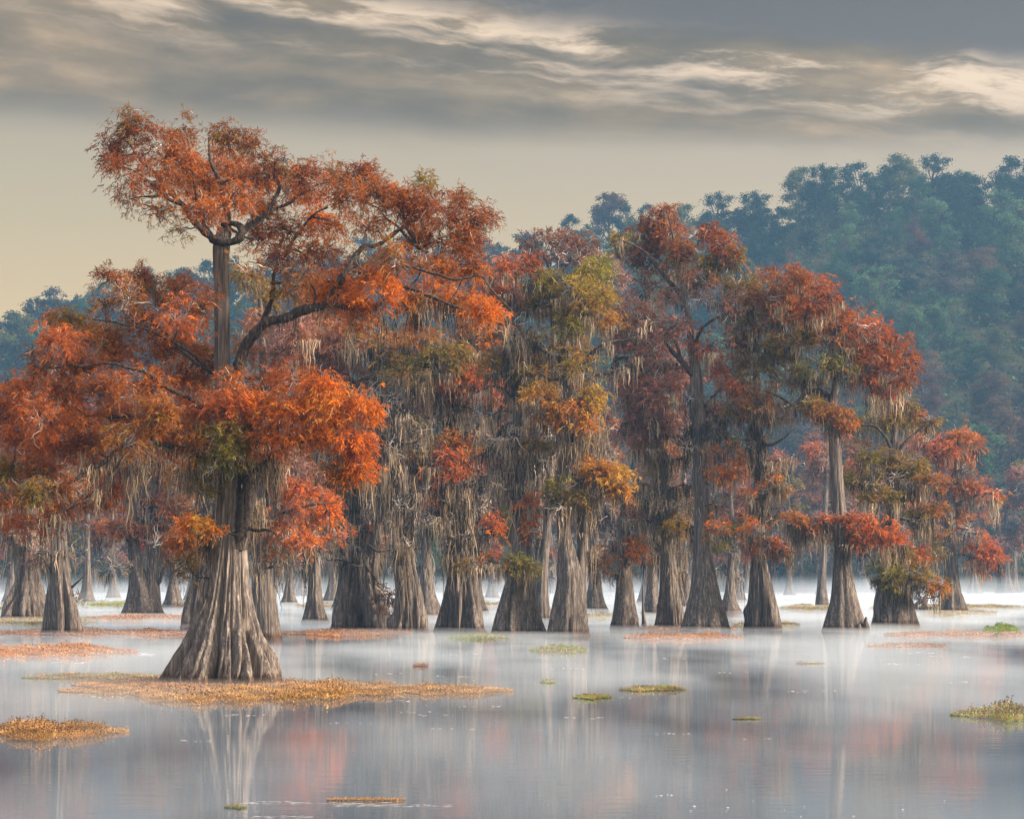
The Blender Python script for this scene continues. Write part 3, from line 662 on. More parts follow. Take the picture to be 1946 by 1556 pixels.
hero = [(250, 235, 36, 38, 'DR+OL', .8, .3), (215, 285, 32, 45, 'DR+RU', .8), (240, 330, 46, 45, 'DR+RU', .75), (295, 275, 48, 45, 'DR+OD', .9), (345, 250, 34, 34, 'DR+OL', .7), (305, 340, 45, 42, 'RU+OD', .8),
    (345, 310, 45, 45, 'RU+OR', 1.2), (300, 395, 34, 34, 'RU+OL', .45), (345, 430, 26, 28, 'OL+RU', .28), (245, 380, 26, 26, 'DR+OL', .3), (385, 345, 48, 45, 'OD+OR', 1.3), (385, 395, 42, 32, 'RU+OR', 1.),
    (430, 260, 42, 34, 'DR+OL', .8), (475, 270, 26, 30, 'DR+OL', .6), (430, 310, 50, 42, 'RU+RE', 1.), (478, 335, 46, 40, 'RU+OD', 1.), (445, 375, 40, 35, 'RU+OR', .9), (510, 320, 38, 34, 'DR+RU', .9), (538, 300, 20, 24, 'OL+DR', .6),
    (548, 350, 48, 42, 'OD+RU', 1.2), (500, 400, 46, 30, 'RU+OD', .9), (495, 445, 36, 30, 'RU+DR', .7), (470, 500, 30, 34, 'RU+OL', .5), (530, 480, 34, 36, 'RU+OD', .65), (590, 470, 36, 32, 'RU+OD', .7), (590, 335, 38, 38, 'DR+OD', 1.), (600, 395, 34, 50, 'OR+OD', 1.2), (550, 430, 36, 34, 'RU+DR', .8),
    (640, 330, 38, 30, 'DR+OL', .9), (690, 330, 40, 32, 'DR+RU', 1.), (665, 370, 48, 38, 'OD+RU', 1.2), (720, 365, 44, 38, 'RU+OD', 1.1), (640, 425, 44, 34, 'RU+OD', .65), (700, 425, 44, 28, 'RU+OD', .65),
    (765, 385, 44, 36, 'RU+DR', 1.1), (806, 345, 24, 28, 'OL+DR', .7), (800, 390, 36, 32, 'DR+RU', 1.), (850, 395, 44, 36, 'DR+RU', 1.1), (880, 372, 22, 22, 'DR+OL', .8), (915, 412, 30, 30, 'DR+RU', .8), (885, 450, 42, 40, 'RU+DR', 1.), (840, 450, 44, 36, 'RU+OD', 1.),
    (930, 400, 18, 22, 'DR', .6), (790, 445, 40, 30, 'RU+OD', .7), (900, 500, 28, 40, 'OD+RU', .9), (850, 505, 40, 40, 'OD+RU', 1.1),
    (620, 470, 40, 34, 'RU+OD', .55), (600, 540, 38, 34, 'RU+OD', .8), (640, 550, 48, 46, 'OR+OD', 1.5), (690, 505, 42, 36, 'OD+OL', 1.1), (720, 545, 46, 40, 'OR+OD', 1.4), (745, 480, 42, 34, 'OD+OL', 1.1), (800, 500, 34, 24, 'OD+OR', .8), (690, 590, 34, 34, 'OD+OR', 1.),
    (570, 515, 38, 34, 'RU+OL', .8), (545, 550, 32, 26, 'OL+RU', .5), (820, 553, 44, 22, 'OD+OR', 1.1), (870, 568, 44, 22, 'OR+OL', 1.2), (915, 585, 36, 24, 'OR+OD', 1.3), (940, 610, 26, 32, 'OR+OD', 1.2), (800, 600, 22, 46, 'RU+OD', 1.), (785, 570, 36, 24, 'OD+OL', .8),
    (205, 525, 26, 30, 'RU+DR', .8), (270, 522, 34, 24, 'RU+DR', .8), (200, 570, 24, 34, 'RU+OL', .5), (245, 560, 40, 34, 'RU+OL', .8), (300, 560, 44, 34, 'RU+OL', 1.), (350, 548, 36, 32, 'OD+RU', 1.), (385, 580, 24, 44, 'RU+OD', .9), (335, 600, 44, 34, 'RE+OD', 1.), (270, 610, 44, 34, 'RU+OD', 1.),
    (95, 605, 26, 26, 'RU+DR', .8), (135, 600, 28, 24, 'OL+RU', .9), (110, 645, 42, 32, 'RE+OD', 1.1), (165, 640, 42, 34, 'OD+OL', 1.1), (60, 665, 24, 20, 'DR', .5), (210, 630, 34, 34, 'RU+OL', 1.), (230, 670, 50, 34, 'OD+RU', 1.1), (300, 660, 50, 36, 'RU+OD', 1.1), (365, 650, 42, 40, 'RU+RE', 1.1), (150, 690, 54, 30, 'RU+OD', 1.),
    (85, 690, 42, 24, 'RU+DR', .6), (15, 720, 30, 22, 'OR+RE', 1.2), (60, 740, 50, 32, 'RE+OD', 1.2), (130, 740, 50, 34, 'RU+RE', 1.2), (205, 735, 50, 34, 'RU+OD', 1.2), (280, 720, 48, 34, 'OD+RE', 1.2), (350, 720, 44, 38, 'RU+OD', 1.2), (400, 690, 28, 40, 'RU+OL', .8, .8),
    (20, 775, 44, 34, 'RE+DR', 1.2), (80, 790, 50, 34, 'RE+OD', 1.2), (150, 795, 50, 36, 'OD+RU', 1.2), (225, 785, 50, 36, 'RE+OD', 1.3), (300, 780, 50, 38, 'OD+OL', 1.3), (370, 775, 44, 38, 'RE+OR', 1.3), (440, 770, 46, 42, 'RE+OR', 1.2, -1.3), (440, 725, 32, 28, 'OD+RE', .8, -1.2),
    (505, 735, 40, 36, 'RU+OD', 1.), (555, 715, 40, 32, 'RE+RU', .9), (610, 735, 44, 34, 'OR+RE', 1.3, -1.4), (500, 775, 44, 36, 'OR+OD', 1.2, -1.2), (560, 775, 46, 40, 'OR+OD', 1.4, -1.6), (625, 775, 48, 42, 'OR+YE', 1.5, -1.8), (680, 765, 42, 32, 'OR+OD', 1.3, -2), (712, 778, 20, 20, 'OR', 1.1, -2),
    (30, 830, 50, 36, 'RE+RU', 1.2), (100, 840, 50, 34, 'RE+OD', 1.2), (170, 840, 48, 34, 'RU+OD', 1.2), (240, 830, 48, 32, 'OD+OL', 1.1), (310, 825, 48, 34, 'RE+OR', 1.2), (375, 825, 42, 36, 'OD+OL', 1.2, -1.), (435, 845, 46, 44, 'OL+GR', 1.2, -1.5), (455, 810, 34, 30, 'OL+OD', 1.1, -1.4), (490, 830, 40, 34, 'OR+OD', 1.1, -1.2),
    (410, 880, 34, 24, 'GR+OL', .8, -1.4), (545, 830, 44, 34, 'OR+RE', 1.2, -1.4), (600, 815, 36, 40, 'OR+YE', 1.3, -1.6), (650, 840, 44, 34, 'OR+RE', 1.4, -1.8), (690, 845, 24, 24, 'RE+OR', 1.1, -1.9), (690, 885, 22, 26, 'OR+RE', 1.2, -1.9), (640, 880, 34, 26, 'OD+OL', .8, -1.6), (660, 900, 26, 28, 'OR+OL', .9, -1.7),
    (20, 885, 44, 30, 'OL+RU', 1.1), (80, 890, 48, 28, 'RU+RE', 1.), (60, 930, 50, 26, 'OL+RU', 1.), (10, 945, 34, 26, 'RU+OD', 1.), (130, 920, 42, 24, 'RU+OD', .9), (190, 890, 42, 28, 'RE+RU', .9), (120, 965, 50, 22, 'RE+RU', .9), (190, 945, 40, 24, 'RU+OD', .9), (40, 985, 50, 20, 'RE+RU', .9), (215, 920, 26, 34, 'OR+OD', .7), (90, 1000, 30, 20, 'RE+DR', .5), (270, 880, 34, 24, 'OD+OL', .7), (340, 880, 34, 24, 'OD+OL', .7),
    (375, 995, 30, 18, 'YE+OR', 1.1, -1.), (345, 1000, 26, 26, 'OR+OD', .9, -1.), (405, 1005, 20, 16, 'OR+YE', 1., -1.), (355, 1070, 26, 34, 'OL+RU', .7, .8), (350, 1030, 30, 26, 'OD+RU', .8, .8), (385, 930, 24, 30, 'OL+GR', .6, -.6)]
H.blobs(hero, depthspread=2.3, dens=.95, droop=1., leaf=10, wide=1.45, mossy=.0)
H.curtain([(340, 420, 890, 110, 26, -.6), (445, 540, 880, 150, 34, -.2), (455, 500, 960, 150, 16, .3), (150, 330, 870, 90, 26, -1.6), (240, 262, 900, 190, 5, -1.6), (640, 720, 900, 90, 10, -1.6), (770, 860, 590, 90, 12, -.7), (700, 760, 600, 90, 7, -.6), (380, 410, 1010, 170, 16, .4), (480, 530, 870, 90, 14, -.8), (655, 665, 610, 230, 2, -.8)])
H.done('largest cypress in front with flared pale trunk and wide orange-red crown', mw=1.3, strands=13)

# ---- trees of the main row. helper for their usual trunk
def row_tree(base, halfw, prof, seed, amp=.54, sides=84, rings=70, knots=5, **kw):
    x, y = base; c = Cypress(depth(y), seed)
    c.trunk([(x, y+4, halfw)]+prof, sides=sides, rings=rings, amp=amp, knots=knots, **kw); return c

# left group
c = row_tree((50, 1176), 45, [(50, 1150, 36), (53, 1110, 24), (55, 1060, 17), (56, 980, 14), (60, 880, 12), (66, 780, 8), (70, 700, 3)], 21)
c.knee(14, 1176, 14, 28, -.3); c.autolimbs(9, 1030, 780, mossy=0.48); c.drape(15, 1060, 850); c.blobs([(80, 1050, 40, 24, 'PI', .6), (30, 1000, 40, 20, 'BR', .5), (0, 900, 50, 30, 'RU'), (90, 860, 50, 34, 'RU+OL'), (40, 800, 60, 40, 'RE'), (100, 740, 55, 40, 'RU')], mossy=1.5)
c.done('grey flared cypress at the left edge, standing behind a rusty plant mat')
c = row_tree((118, 1205), 35, [(118, 1180, 31), (115, 1130, 24), (113, 1085, 18), (112, 1040, 15), (112, 980, 14), (110, 900, 12), (106, 800, 9), (104, 720, 3)], 22)
c.autolimbs(8, 1080, 800, mossy=0.44); c.drape(10, 1020, 880); c.limb([(110, 1110), (95, 1085, -.3), (80, 1060, -.6), (62, 1050, -.8)], 3, 1); c.limb([(125, 1125), (150, 1105, -.4), (165, 1090, -.5)], 3, .8)
c.blobs([(145, 1135, 22, 20, 'BR', .15), (60, 860, 50, 32, 'RU'), (150, 860, 50, 30, 'RU+OD'), (110, 780, 60, 40, 'RE')], mossy=1.2)
c.done('dark cypress with tapering trunk, second from the left edge in the water')
c = Cypress(depth(1169), 23)
c.trunk([(272, 1173, 40), (272, 1140, 30), (264, 1100, 18), (256, 1050, 11), (252, 980, 9), (250, 900, 7), (248, 820, 4)], rings=50, amp=.3)
c.trunk([(290, 1172, 22), (290, 1120, 15), (291, 1050, 10), (291, 980, 8), (290, 880, 6), (292, 800, 3)], rings=46, sides=36, amp=.25)
c.autolimbs(9, 1060, 830, mossy=0.48); c.drape(18, 1080, 860); c.limb([(296, 1120), (306, 1100, -.4), (309, 1085, -.5), (315, 1078, -.5)], 4, 2)
c.blobs([(215, 1010, 40, 16, 'RO+RE', .9), (240, 1000, 36, 20, 'RO', .9), (310, 1000, 40, 26, 'YO+RO', 1.), (320, 1040, 24, 28, 'RO+OR', .9), (300, 960, 44, 30, 'RO+RE', .9), (220, 1075, 36, 20, 'GY', .4), (350, 960, 40, 30, 'RU+OL'), (330, 900, 50, 30, 'RO'), (240, 900, 50, 30, 'RU'), (280, 830, 60, 36, 'RU+OL')], mossy=1.4)
c.done('cypress with two moss-draped stems, left of the big trunk')
c = row_tree((375, 1192), 30, [(375, 1160, 24), (380, 1110, 17), (385, 1050, 12), (388, 980, 10), (390, 900, 8), (392, 820, 3)], 24, rings=40)
c.autolimbs(7, 1080, 850, mossy=0.56); c.drape(18, 1090, 860); c.blobs([(350, 900, 40, 30, 'RU+OL'), (400, 860, 50, 30, 'RU')], mossy=1.2)
c.done('mossy cypress half hidden behind the left side of the big trunk')
c = Cypress(depth(1215), 25)
c.trunk([(506, 1219, 27), (503, 1180, 24), (499, 1120, 21), (497, 1050, 18), (497, 980, 15), (498, 900, 12), (502, 800, 8), (500, 700, 7), (496, 600, 5), (490, 520, 3)], rings=60, sides=44, amp=.24)
c.autolimbs(9, 1110, 800, mossy=0.48); c.drape(24, 1100, 850, 30, 130)
c.limb([(505, 1080), (530, 1070, -.6), (548, 1050, -.8)], 3.4, 1.2); c.limb([(500, 1000), (540, 975, -.6), (590, 960, -1), (640, 955, -1)], 3.4, 1)
c.blobs([(560, 930, 48, 24, 'RE+OR', 1.1), (610, 945, 42, 22, 'RE+OR', 1.1), (545, 965, 44, 26, 'RE+RO', .9), (590, 985, 46, 22, 'RE+OR', 1.1), (625, 970, 22, 24, 'OR+RE', 1.), (540, 1015, 36, 30, 'RO+OD', .9), (580, 1025, 34, 18, 'OR+RE', .8), (530, 1050, 30, 20, 'OD+OL', .6), (640, 1010, 26, 20, 'RE+PI', .5), (560, 890, 44, 26, 'PI', .8), (520, 850, 40, 26, 'RU'), (475, 520, 34, 24, 'OL+RO', .9), (500, 560, 36, 26, 'OL+RU', .8), (560, 620, 44, 30, 'PI+RO', .8), (490, 610, 36, 30, 'RO+PI', .8), (540, 660, 44, 30, 'PI+RO', .8), (470, 660, 36, 30, 'RU+OL', .7), (520, 710, 44, 30, 'RE+PI', .8), (590, 560, 34, 24, 'RO+OL', .7), (340, 640, 40, 26, 'RU+OL', .7), (380, 720, 40, 30, 'RU+OL', .8)], mossy=.6)
c.done('cypress with bright red-orange lower sprays just right of the big trunk')
c = row_tree((598, 1182), 23, [(598, 1155, 17), (598, 1110, 12), (598, 1060, 10), (599, 1000, 8.5), (600, 930, 7), (600, 850, 4)], 26, rings=40, sides=36)
c.autolimbs(8, 1110, 880, mossy=0.48); c.drape(12, 1050, 880); c.blobs([(570, 860, 50, 34, 'PI'), (620, 900, 50, 34, 'PI+RU'), (600, 820, 60, 40, 'PI+RO')], mossy=1.4)
c.done('slim grey cypress in open water between the big tree and the row')

# the mossy wall
c = row_tree((662, 1198), 34, [(662, 1160, 27), (664, 1110, 20), (667, 1050, 16), (668, 980, 13), (670, 900, 11), (672, 820, 9), (676, 740, 5), (640, 690, 3)], 31, ribs=(6, 9, 14, 22))
c.autolimbs(15, 1080, 730, (35, 100), mossy=0.48).autolimbs(11, 960, 790, (40, 115), .95, 2.6); c.drape(27, 1080, 800, 30, 140)
c.limb([(665, 1060), (650, 1048, -.5), (632, 1052, -.8), (622, 1048, -.9)], 3.5, 1.2); c.limb([(668, 1045), (700, 1052, -.5), (735, 1058, -.7), (757, 1066, -.8)], 3.2, 1)
c.blobs([(640, 640, 60, 40, 'RO+PI', .9), (590, 680, 50, 34, 'PI', .8), (650, 700, 60, 34, 'PI+RO', .8), (700, 640, 50, 30, 'RO+OL', .8), (620, 590, 60, 34, 'RU+RO', .8), (560, 640, 50, 34, 'PI+RE', .8)], mossy=2.2)
c.done('cypress with moss curtains at the left end of the main row')
c = Cypress(depth(1199), 32)
c.trunk([(722, 1203, 28), (716, 1165, 24), (706, 1120, 20), (703, 1080, 16), (712, 1040, 12), (722, 980, 10), (728, 900, 8), (722, 820, 7), (712, 700, 6), (716, 655, 4.5)], rings=70, amp=.42, knots=9, ribs=(4, 7, 10, 19))
c.limb([(712, 700), (700, 665, -.3), (692, 645, -.4)], 4, 2, 1.4); c.limb([(712, 700), (726, 668, -.3), (735, 625, -.4), (728, 614, -.4)], 4.5, 2.4, 1.2)
c.limb([(703, 1085, -.8), (690, 1060, -.9), (700, 1035, -1), (720, 1045, -1), (745, 1040, -1)], 4.5, 1.5, 2); c.limb([(705, 1070, -.8), (680, 1072, -.9), (650, 1062, -1), (620, 1066, -1)], 3, 1, 1.6)
c.autolimbs(13, 1060, 700, (30, 90), mossy=0.52).autolimbs(9, 940, 760, (40, 110), .95, 2.6); c.drape(24, 1060, 750, 30, 140)
c.blobs([(740, 1120, 30, 30, 'BR', .2), (745, 690, 50, 30, 'OL+RO', .9), (780, 650, 50, 30, 'RO+OL', .8), (735, 1150, 26, 26, 'BR', .15)], mossy=1.8)
c.done('gnarled contorted cypress trunk with bleached burls in the main row')
c = row_tree((776, 1201), 32, [(777, 1165, 27), (775, 1120, 22), (768, 1060, 18), (764, 1000, 14), (762, 920, 12), (758, 850, 10), (748, 790, 8), (752, 740, 3)], 33, ribs=(7, 11, 16, 24))
c.autolimbs(15, 1060, 760, (35, 95), mossy=0.52).autolimbs(12, 960, 790, (40, 115), .95, 2.6); c.drape(33, 1080, 800, 40, 170)
c.limb([(750, 800), (775, 760, -.5), (800, 722, -.6), (840, 705, -.6)], 4.5, 1.5, 1, .8)
c.blobs([(820, 690, 54, 26, 'OL+GR', 1.2), (770, 700, 40, 24, 'OL+RO', 1.), (855, 668, 40, 22, 'OL+RO', 1.1), (800, 640, 44, 26, 'RO+OL', .9)], mossy=2.4)
c.done('tan ribbed cypress trunk draped with long moss, next right of the gnarled one')
c = row_tree((876, 1199), 42, [(876, 1165, 35), (876, 1120, 29), (878, 1070, 24), (880, 1020, 17), (882, 960, 12), (880, 880, 10), (872, 810, 9), (862, 770, 6), (850, 745, 3)], 34, knots=5, ribs=(6, 9, 15, 22))
c.limb([(876, 850), (905, 815, -.3), (925, 780, -.4), (935, 770, -.4)], 5, 2, 1.2, .6); c.limb([(872, 830), (850, 790, -.3), (830, 760, -.3)], 5, 2, 1.2, .6)
c.autolimbs(16, 1070, 740, (35, 100), mossy=0.52).autolimbs(12, 980, 780, (40, 115), .95, 2.6); c.drape(36, 1080, 780, 40, 160)
c.blobs([(880, 705, 46, 30, 'RE+RO', 1.2), (920, 700, 44, 28, 'RE+PI', 1.2), (845, 730, 44, 28, 'RE+PI', 1.), (870, 750, 50, 24, 'RE+PI', .9), (935, 740, 34, 22, 'RE+RO', 1.), (830, 870, 44, 24, 'RE+RO', 1.1), (870, 845, 44, 30, 'OD+OL', 1.1), (895, 880, 44, 24, 'RE+DR', 1.1), (800, 895, 40, 18, 'RE+PI', .9), (850, 900, 44, 20, 'RE+DR', 1.),
         (790, 860, 30, 24, 'OL+RO', .8), (905, 650, 40, 26, 'RO+OD', .9), (900, 620, 44, 26, 'RO+OL', .9), (935, 1000, 20, 30, 'RE+OR', .5)], mossy=2.3)
c.done('broad mossy cypress under two red sprays in the middle of the row')
c = row_tree((988, 1206), 48, [(985, 1180, 41), (985, 1140, 32), (988, 1100, 25), (990, 1060, 19), (988, 1000, 14), (986, 920, 12), (985, 840, 11), (984, 760, 10), (983, 700, 8), (980, 640, 6), (975, 560, 3)], 35, knots=4, amp=.3, ribs=(5, 9, 15, 24))
c.autolimbs(14, 1000, 640, (35, 100), mossy=0.44).autolimbs(10, 950, 780, (40, 105), .95, 2.6); c.drape(20, 950, 700, 30, 130)
c.limb([(984, 770), (965, 742, -.3), (935, 735, -.4), (905, 750, -.5)], 4, 1.5, 1.2, .7); c.limb([(984, 800), (960, 810), (930, 850, .4), (900, 870, .5)], 4, 1.2, 1.2, .8)
c.limb([(985, 1080, -1), (960, 1082, -1.6), (925, 1085, -1.8), (890, 1078, -1.8)], 2.6, 1)
c.blobs([(900, 1070, 34, 12, 'OL+RU', 1.3, -2), (935, 1062, 34, 12, 'RU+OL', 1.3, -2), (975, 1068, 34, 15, 'GR+RU', 1.3, -2), (1005, 1075, 16, 12, 'OL+GR', 1., -2), (955, 505, 34, 26, 'RE+DR', 1.1), (940, 540, 40, 26, 'RE+DR', 1.), (970, 560, 36, 26, 'RE+RU', .9), (950, 590, 40, 24, 'DR+RE', .9), (1000, 500, 34, 22, 'DR+RE', .8), (960, 640, 40, 28, 'RU+OL', .9), (945, 690, 34, 28, 'OL+RO', 1.), (985, 660, 36, 28, 'RO+OL', .9), (1010, 1000, 14, 28, 'OR+RE', .6), (1005, 955, 16, 22, 'OR', .4)], mossy=1.6)
c.done('tall straight dark cypress trunk rising from a burled base at the row\'s centre')
c = Cypress(depth(1207), 36)
c.trunk([(1080, 1211, 42), (1081, 1180, 37), (1082, 1140, 31), (1084, 1100, 26), (1078, 1050, 18), (1070, 1000, 12), (1066, 930, 10), (1075, 850, 10), (1080, 780, 10), (1078, 700, 9), (1072, 640, 7), (1066, 600, 5), (1062, 560, 3)], rings=76, sides=60, amp=.3, knots=7, ribs=(6, 10, 15, 24))
c.trunk([(1098, 1120, 14), (1105, 1080, 11), (1110, 1020, 9), (1112, 950, 7), (1108, 880, 6), (1100, 820, 3)], rings=34, sides=24, knots=1)
c.limb([(1080, 720), (1105, 690, -.4), (1140, 660, -.6), (1160, 650, -.7), (1190, 645, -.8), (1215, 635, -.8), (1232, 610, -.8)], 6, 1.8, 1.1, .5)
c.limb([(1078, 735), (1120, 720, -.6), (1160, 705, -.8), (1200, 695, -.9), (1222, 672, -.9)], 4.5, 1.4, 1.3, .5)
c.limb([(1075, 680), (1040, 670, -.4), (1010, 650, -.5), (995, 645, -.5), (1008, 618, -.5)], 5, 2, 1.2, .4)
c.autolimbs(15, 1050, 700, (35, 100), mossy=0.52).autolimbs(9, 980, 780, (40, 100), .95, 2.6); c.drape(30, 1060, 760, 40, 150)
c.blobs([(1015, 525, 30, 24, 'OL+GR', 1.4), (1050, 530, 34, 26, 'OL+GR', 1.4), (1085, 545, 34, 28, 'OL+YE', 1.4), (1120, 520, 36, 30, 'GR+YE', 1.5), (1140, 505, 24, 22, 'GR+YE', 1.4), (1140, 560, 28, 28, 'OL+YE', 1.3), (1075, 575, 38, 28, 'OL+GR', 1.4), (1110, 580, 34, 28, 'OL+YO', 1.3), (1045, 570, 34, 24, 'OL+RU', 1.2), (1150, 600, 24, 26, 'YO+OL', 1.1), (1090, 610, 30, 26, 'OL+GR', 1.1), (1020, 575, 26, 20, 'OL+RU', .9),
         (1085, 660, 36, 34, 'OL+YO', 1.), (1050, 690, 36, 26, 'OL+RO', 1.), (1100, 690, 34, 26, 'OL+YO', 1.), (1010, 700, 34, 24, 'OL+RO', .9), (1020, 640, 26, 26, 'OL+RU', .7),
         (1025, 750, 32, 26, 'YE+YO', 1.5, -1.5), (1060, 765, 34, 30, 'YO+YE', 1.5, -1.5), (1100, 770, 34, 30, 'YO+RO', 1.4, -1.5), (1125, 752, 26, 34, 'YE+GR', 1.5, -1.5), (1095, 800, 34, 24, 'YO+YE', 1.3, -1.5), (1120, 790, 26, 24, 'YE+OR', 1.2, -1.5), (1040, 790, 28, 20, 'YO+OL', .9, -1.5),
         (1020, 845, 40, 16, 'OL+YO', 1.), (1075, 830, 26, 16, 'RE+RO', .7), (1130, 890, 30, 22, 'YO+YE', 1.4, -1.5), (1165, 900, 34, 24, 'YE+YO', 1.5, -1.5), (1175, 925, 22, 22, 'YO+YE', 1.2, -1.5), (1070, 925, 36, 24, 'OL+GR', 1.2, -1.2), (1095, 945, 34, 20, 'OL+YO', 1., -1.2), (1050, 950, 30, 20, 'OL+RO', .7)], mossy=1.7)
c.done('twisted pale cypress with olive crown and yellow-orange clumps')
# the dead-looking top behind it
c = row_tree((1030, 1180), 16, [(1030, 1140, 12), (1032, 1080, 9), (1040, 1000, 8), (1045, 900, 8), (1050, 800, 7), (1050, 700, 6), (1056, 600, 5), (1062, 520, 3)], 37, rings=40, sides=30)
c.limb([(1060, 560), (1040, 500, .3), (1010, 460, .4)], 3, 1); c.limb([(1060, 540), (1085, 490, .3), (1120, 460, .4)], 3, 1); c.limb([(1062, 520), (1062, 470), (1075, 435)], 2.4, .8)
c.autolimbs(10, 1000, 620, (35, 90), mossy=0.48)
c.blobs([(1005, 465, 30, 22, 'BR+DR', .35), (1035, 450, 34, 20, 'BR+DR', .4), (1075, 448, 36, 20, 'BR+RU', .4), (1110, 460, 30, 22, 'BR+RU', .4), (1060, 480, 40, 20, 'BR', .3), (1100, 490, 36, 20, 'BR+DR', .35), (1140, 480, 26, 28, 'BR+PI', .3), (1165, 520, 26, 40, 'PI+BR', .3), (1020, 495, 26, 18, 'BR', .3)], droop=1.3, leaf=10)
c.done('thin cypress with bare purple-brown top above the olive crown')
c = row_tree((1187, 1194), 28, [(1187, 1165, 23), (1187, 1120, 17), (1186, 1070, 13), (1185, 1020, 11), (1184, 985, 10)], 38, rings=50, sides=40, amp=.2, knots=4)
c.limb([(1190, 1030), (1200, 1000, -.3), (1196, 975, -.3), (1204, 950, -.3)], 2.2, .8); c.limb([(1184, 1005), (1182, 960), (1190, 930)], 7, 3)
c.drape(4, 1060, 990); c.blobs([(1212, 1045, 20, 20, 'YO+OR', 1.1), (1205, 1020, 16, 16, 'OR+YO', .9), (1150, 1075, 34, 20, 'RU+OL', .7), (1165, 1040, 30, 20, 'OD', .5)], mossy=1.)
c.done('short snapped-off cypress trunk with dark plain bark')
c = row_tree((1273, 1194), 29, [(1273, 1160, 25), (1272, 1120, 19), (1270, 1070, 14), (1268, 1010, 11), (1266, 940, 9), (1262, 880, 8), (1250, 820, 6), (1240, 760, 3)], 39, rings=56, knots=7, amp=.34)
c.autolimbs(14, 1100, 780, (30, 90), mossy=0.52).autolimbs(9, 980, 800, (40, 100), .95, 2.6); c.drape(24, 1080, 830, 35, 140)
c.blobs([(1292, 992, 28, 14, 'YE+OL', 1.4, -1.), (1270, 1000, 16, 12, 'OL+YE', 1., -1), (1225, 830, 44, 30, 'PI+RO', .9), (1260, 800, 50, 34, 'PI+RO', .9), (1215, 780, 50, 30, 'PI', .9), (1250, 740, 54, 34, 'PI+RE', .9), (1200, 720, 44, 34, 'PI+RU', .9), (1190, 650, 50, 36, 'BR+PI', .8), (1225, 600, 44, 40, 'BR+PI', .6), (1180, 590, 40, 40, 'BR+RU', .6), (1240, 660, 50, 36, 'PI+RU', .8), (1290, 700, 40, 34, 'PI+RU', .7), (1275, 860, 34, 28, 'RO+PI', .8), (1240, 900, 30, 24, 'PI+RU', .6)], mossy=2.)
c.done('knotty cypress with pinkish bare twig crown beside the tall straight one')
c = row_tree((1341, 1197), 45, [(1341, 1170, 38), (1340, 1130, 29), (1337, 1080, 21), (1334, 1020, 16), (1333, 950, 14), (1331, 880, 14), (1328, 800, 13), (1324, 740, 12), (1320, 690, 10), (1312, 640, 7), (1308, 600, 6), (1296, 560, 5)], 40, rings=90, sides=64, amp=.2, knots=2)
c.limb([(1322, 720), (1300, 690, -.3), (1275, 665, -.4), (1262, 650, -.4)], 7, 3, 1.1); c.limb([(1296, 690, -.3), (1285, 650, -.2), (1268, 630, -.2)], 4, 2)
c.limb([(1318, 660), (1340, 620, -.3), (1370, 600, -.4), (1400, 590, -.4)], 4, 1.6); c.limb([(1298, 565), (1260, 520), (1225, 480), (1180, 455)], 4.5, 1.3); c.limb([(1298, 560), (1290, 500, .2), (1275, 440, .2), (1268, 400, .2)], 3.6, 1)
c.limb([(1300, 560), (1340, 530, -.2), (1365, 490, -.2), (1358, 440, -.2)], 4, 1.2)
c.limb([(1328, 780), (1350, 760, -.4), (1375, 735, -.6), (1400, 720, -.6)], 3, 1, 1.2, .4)
c.autolimbs(12, 1040, 760, (30, 80), mossy=0.48); c.drape(20, 1040, 740, 35, 130)
c.blobs([(1262, 405, 22, 22, 'RU+DR', 1.), (1275, 440, 34, 34, 'RU+OD', 1.2), (1290, 480, 34, 30, 'RU+OL', 1.), (1222, 425, 18, 18, 'DR+RU', .9), (1240, 455, 24, 24, 'DR+OL', .9), (1180, 452, 22, 14, 'OL+BR', .9), (1210, 480, 30, 18, 'BR+RU', .9), (1245, 500, 34, 22, 'BR+DR', .8), (1350, 440, 22, 22, 'DR+RU', .9), (1375, 465, 26, 28, 'RU+DR', 1.), (1395, 490, 22, 24, 'OL+BR', .9), (1350, 500, 30, 22, 'OL+BR', .9), (1290, 520, 40, 18, 'DR+BR', .7), (1330, 530, 36, 20, 'BR+RU', .7), (1240, 540, 30, 22, 'BR', .35), (1270, 560, 34, 20, 'BR+PI', .35), (1340, 560, 34, 20, 'BR+PI', .35), (1400, 540, 30, 26, 'OL+BR', .6), (1380, 580, 34, 20, 'BR+PI', .4),
         (1285, 620, 44, 30, 'PI+BR', .6), (1350, 650, 40, 28, 'RE+PI', .6), (1380, 700, 40, 26, 'RE+PI', .8), (1400, 735, 30, 20, 'RE+RO', .8), (1380, 870, 30, 30, 'RO+YO', 1.2, -1), (1370, 900, 22, 18, 'OR+RO', .9, -1), (1365, 1000, 16, 20, 'OR', .5)], mossy=1.1)
c.done('tallest slender cypress of the row with Y-shaped open rusty top')
c = row_tree((1447, 1197), 32, [(1447, 1165, 27), (1445, 1120, 21), (1441, 1060, 14), (1440, 1000, 12), (1443, 930, 11), (1446, 880, 10), (1440, 820, 9), (1438, 780, 8), (1436, 700, 5), (1430, 620, 3)], 41, rings=70, knots=3)
c.limb([(1440, 830), (1460, 845, -.3), (1490, 830, -.4), (1500, 820, -.5)], 4, 1.3); c.autolimbs(12, 1050, 760, (30, 85), mossy=0.52); c.drape(24, 1040, 780, 35, 150)
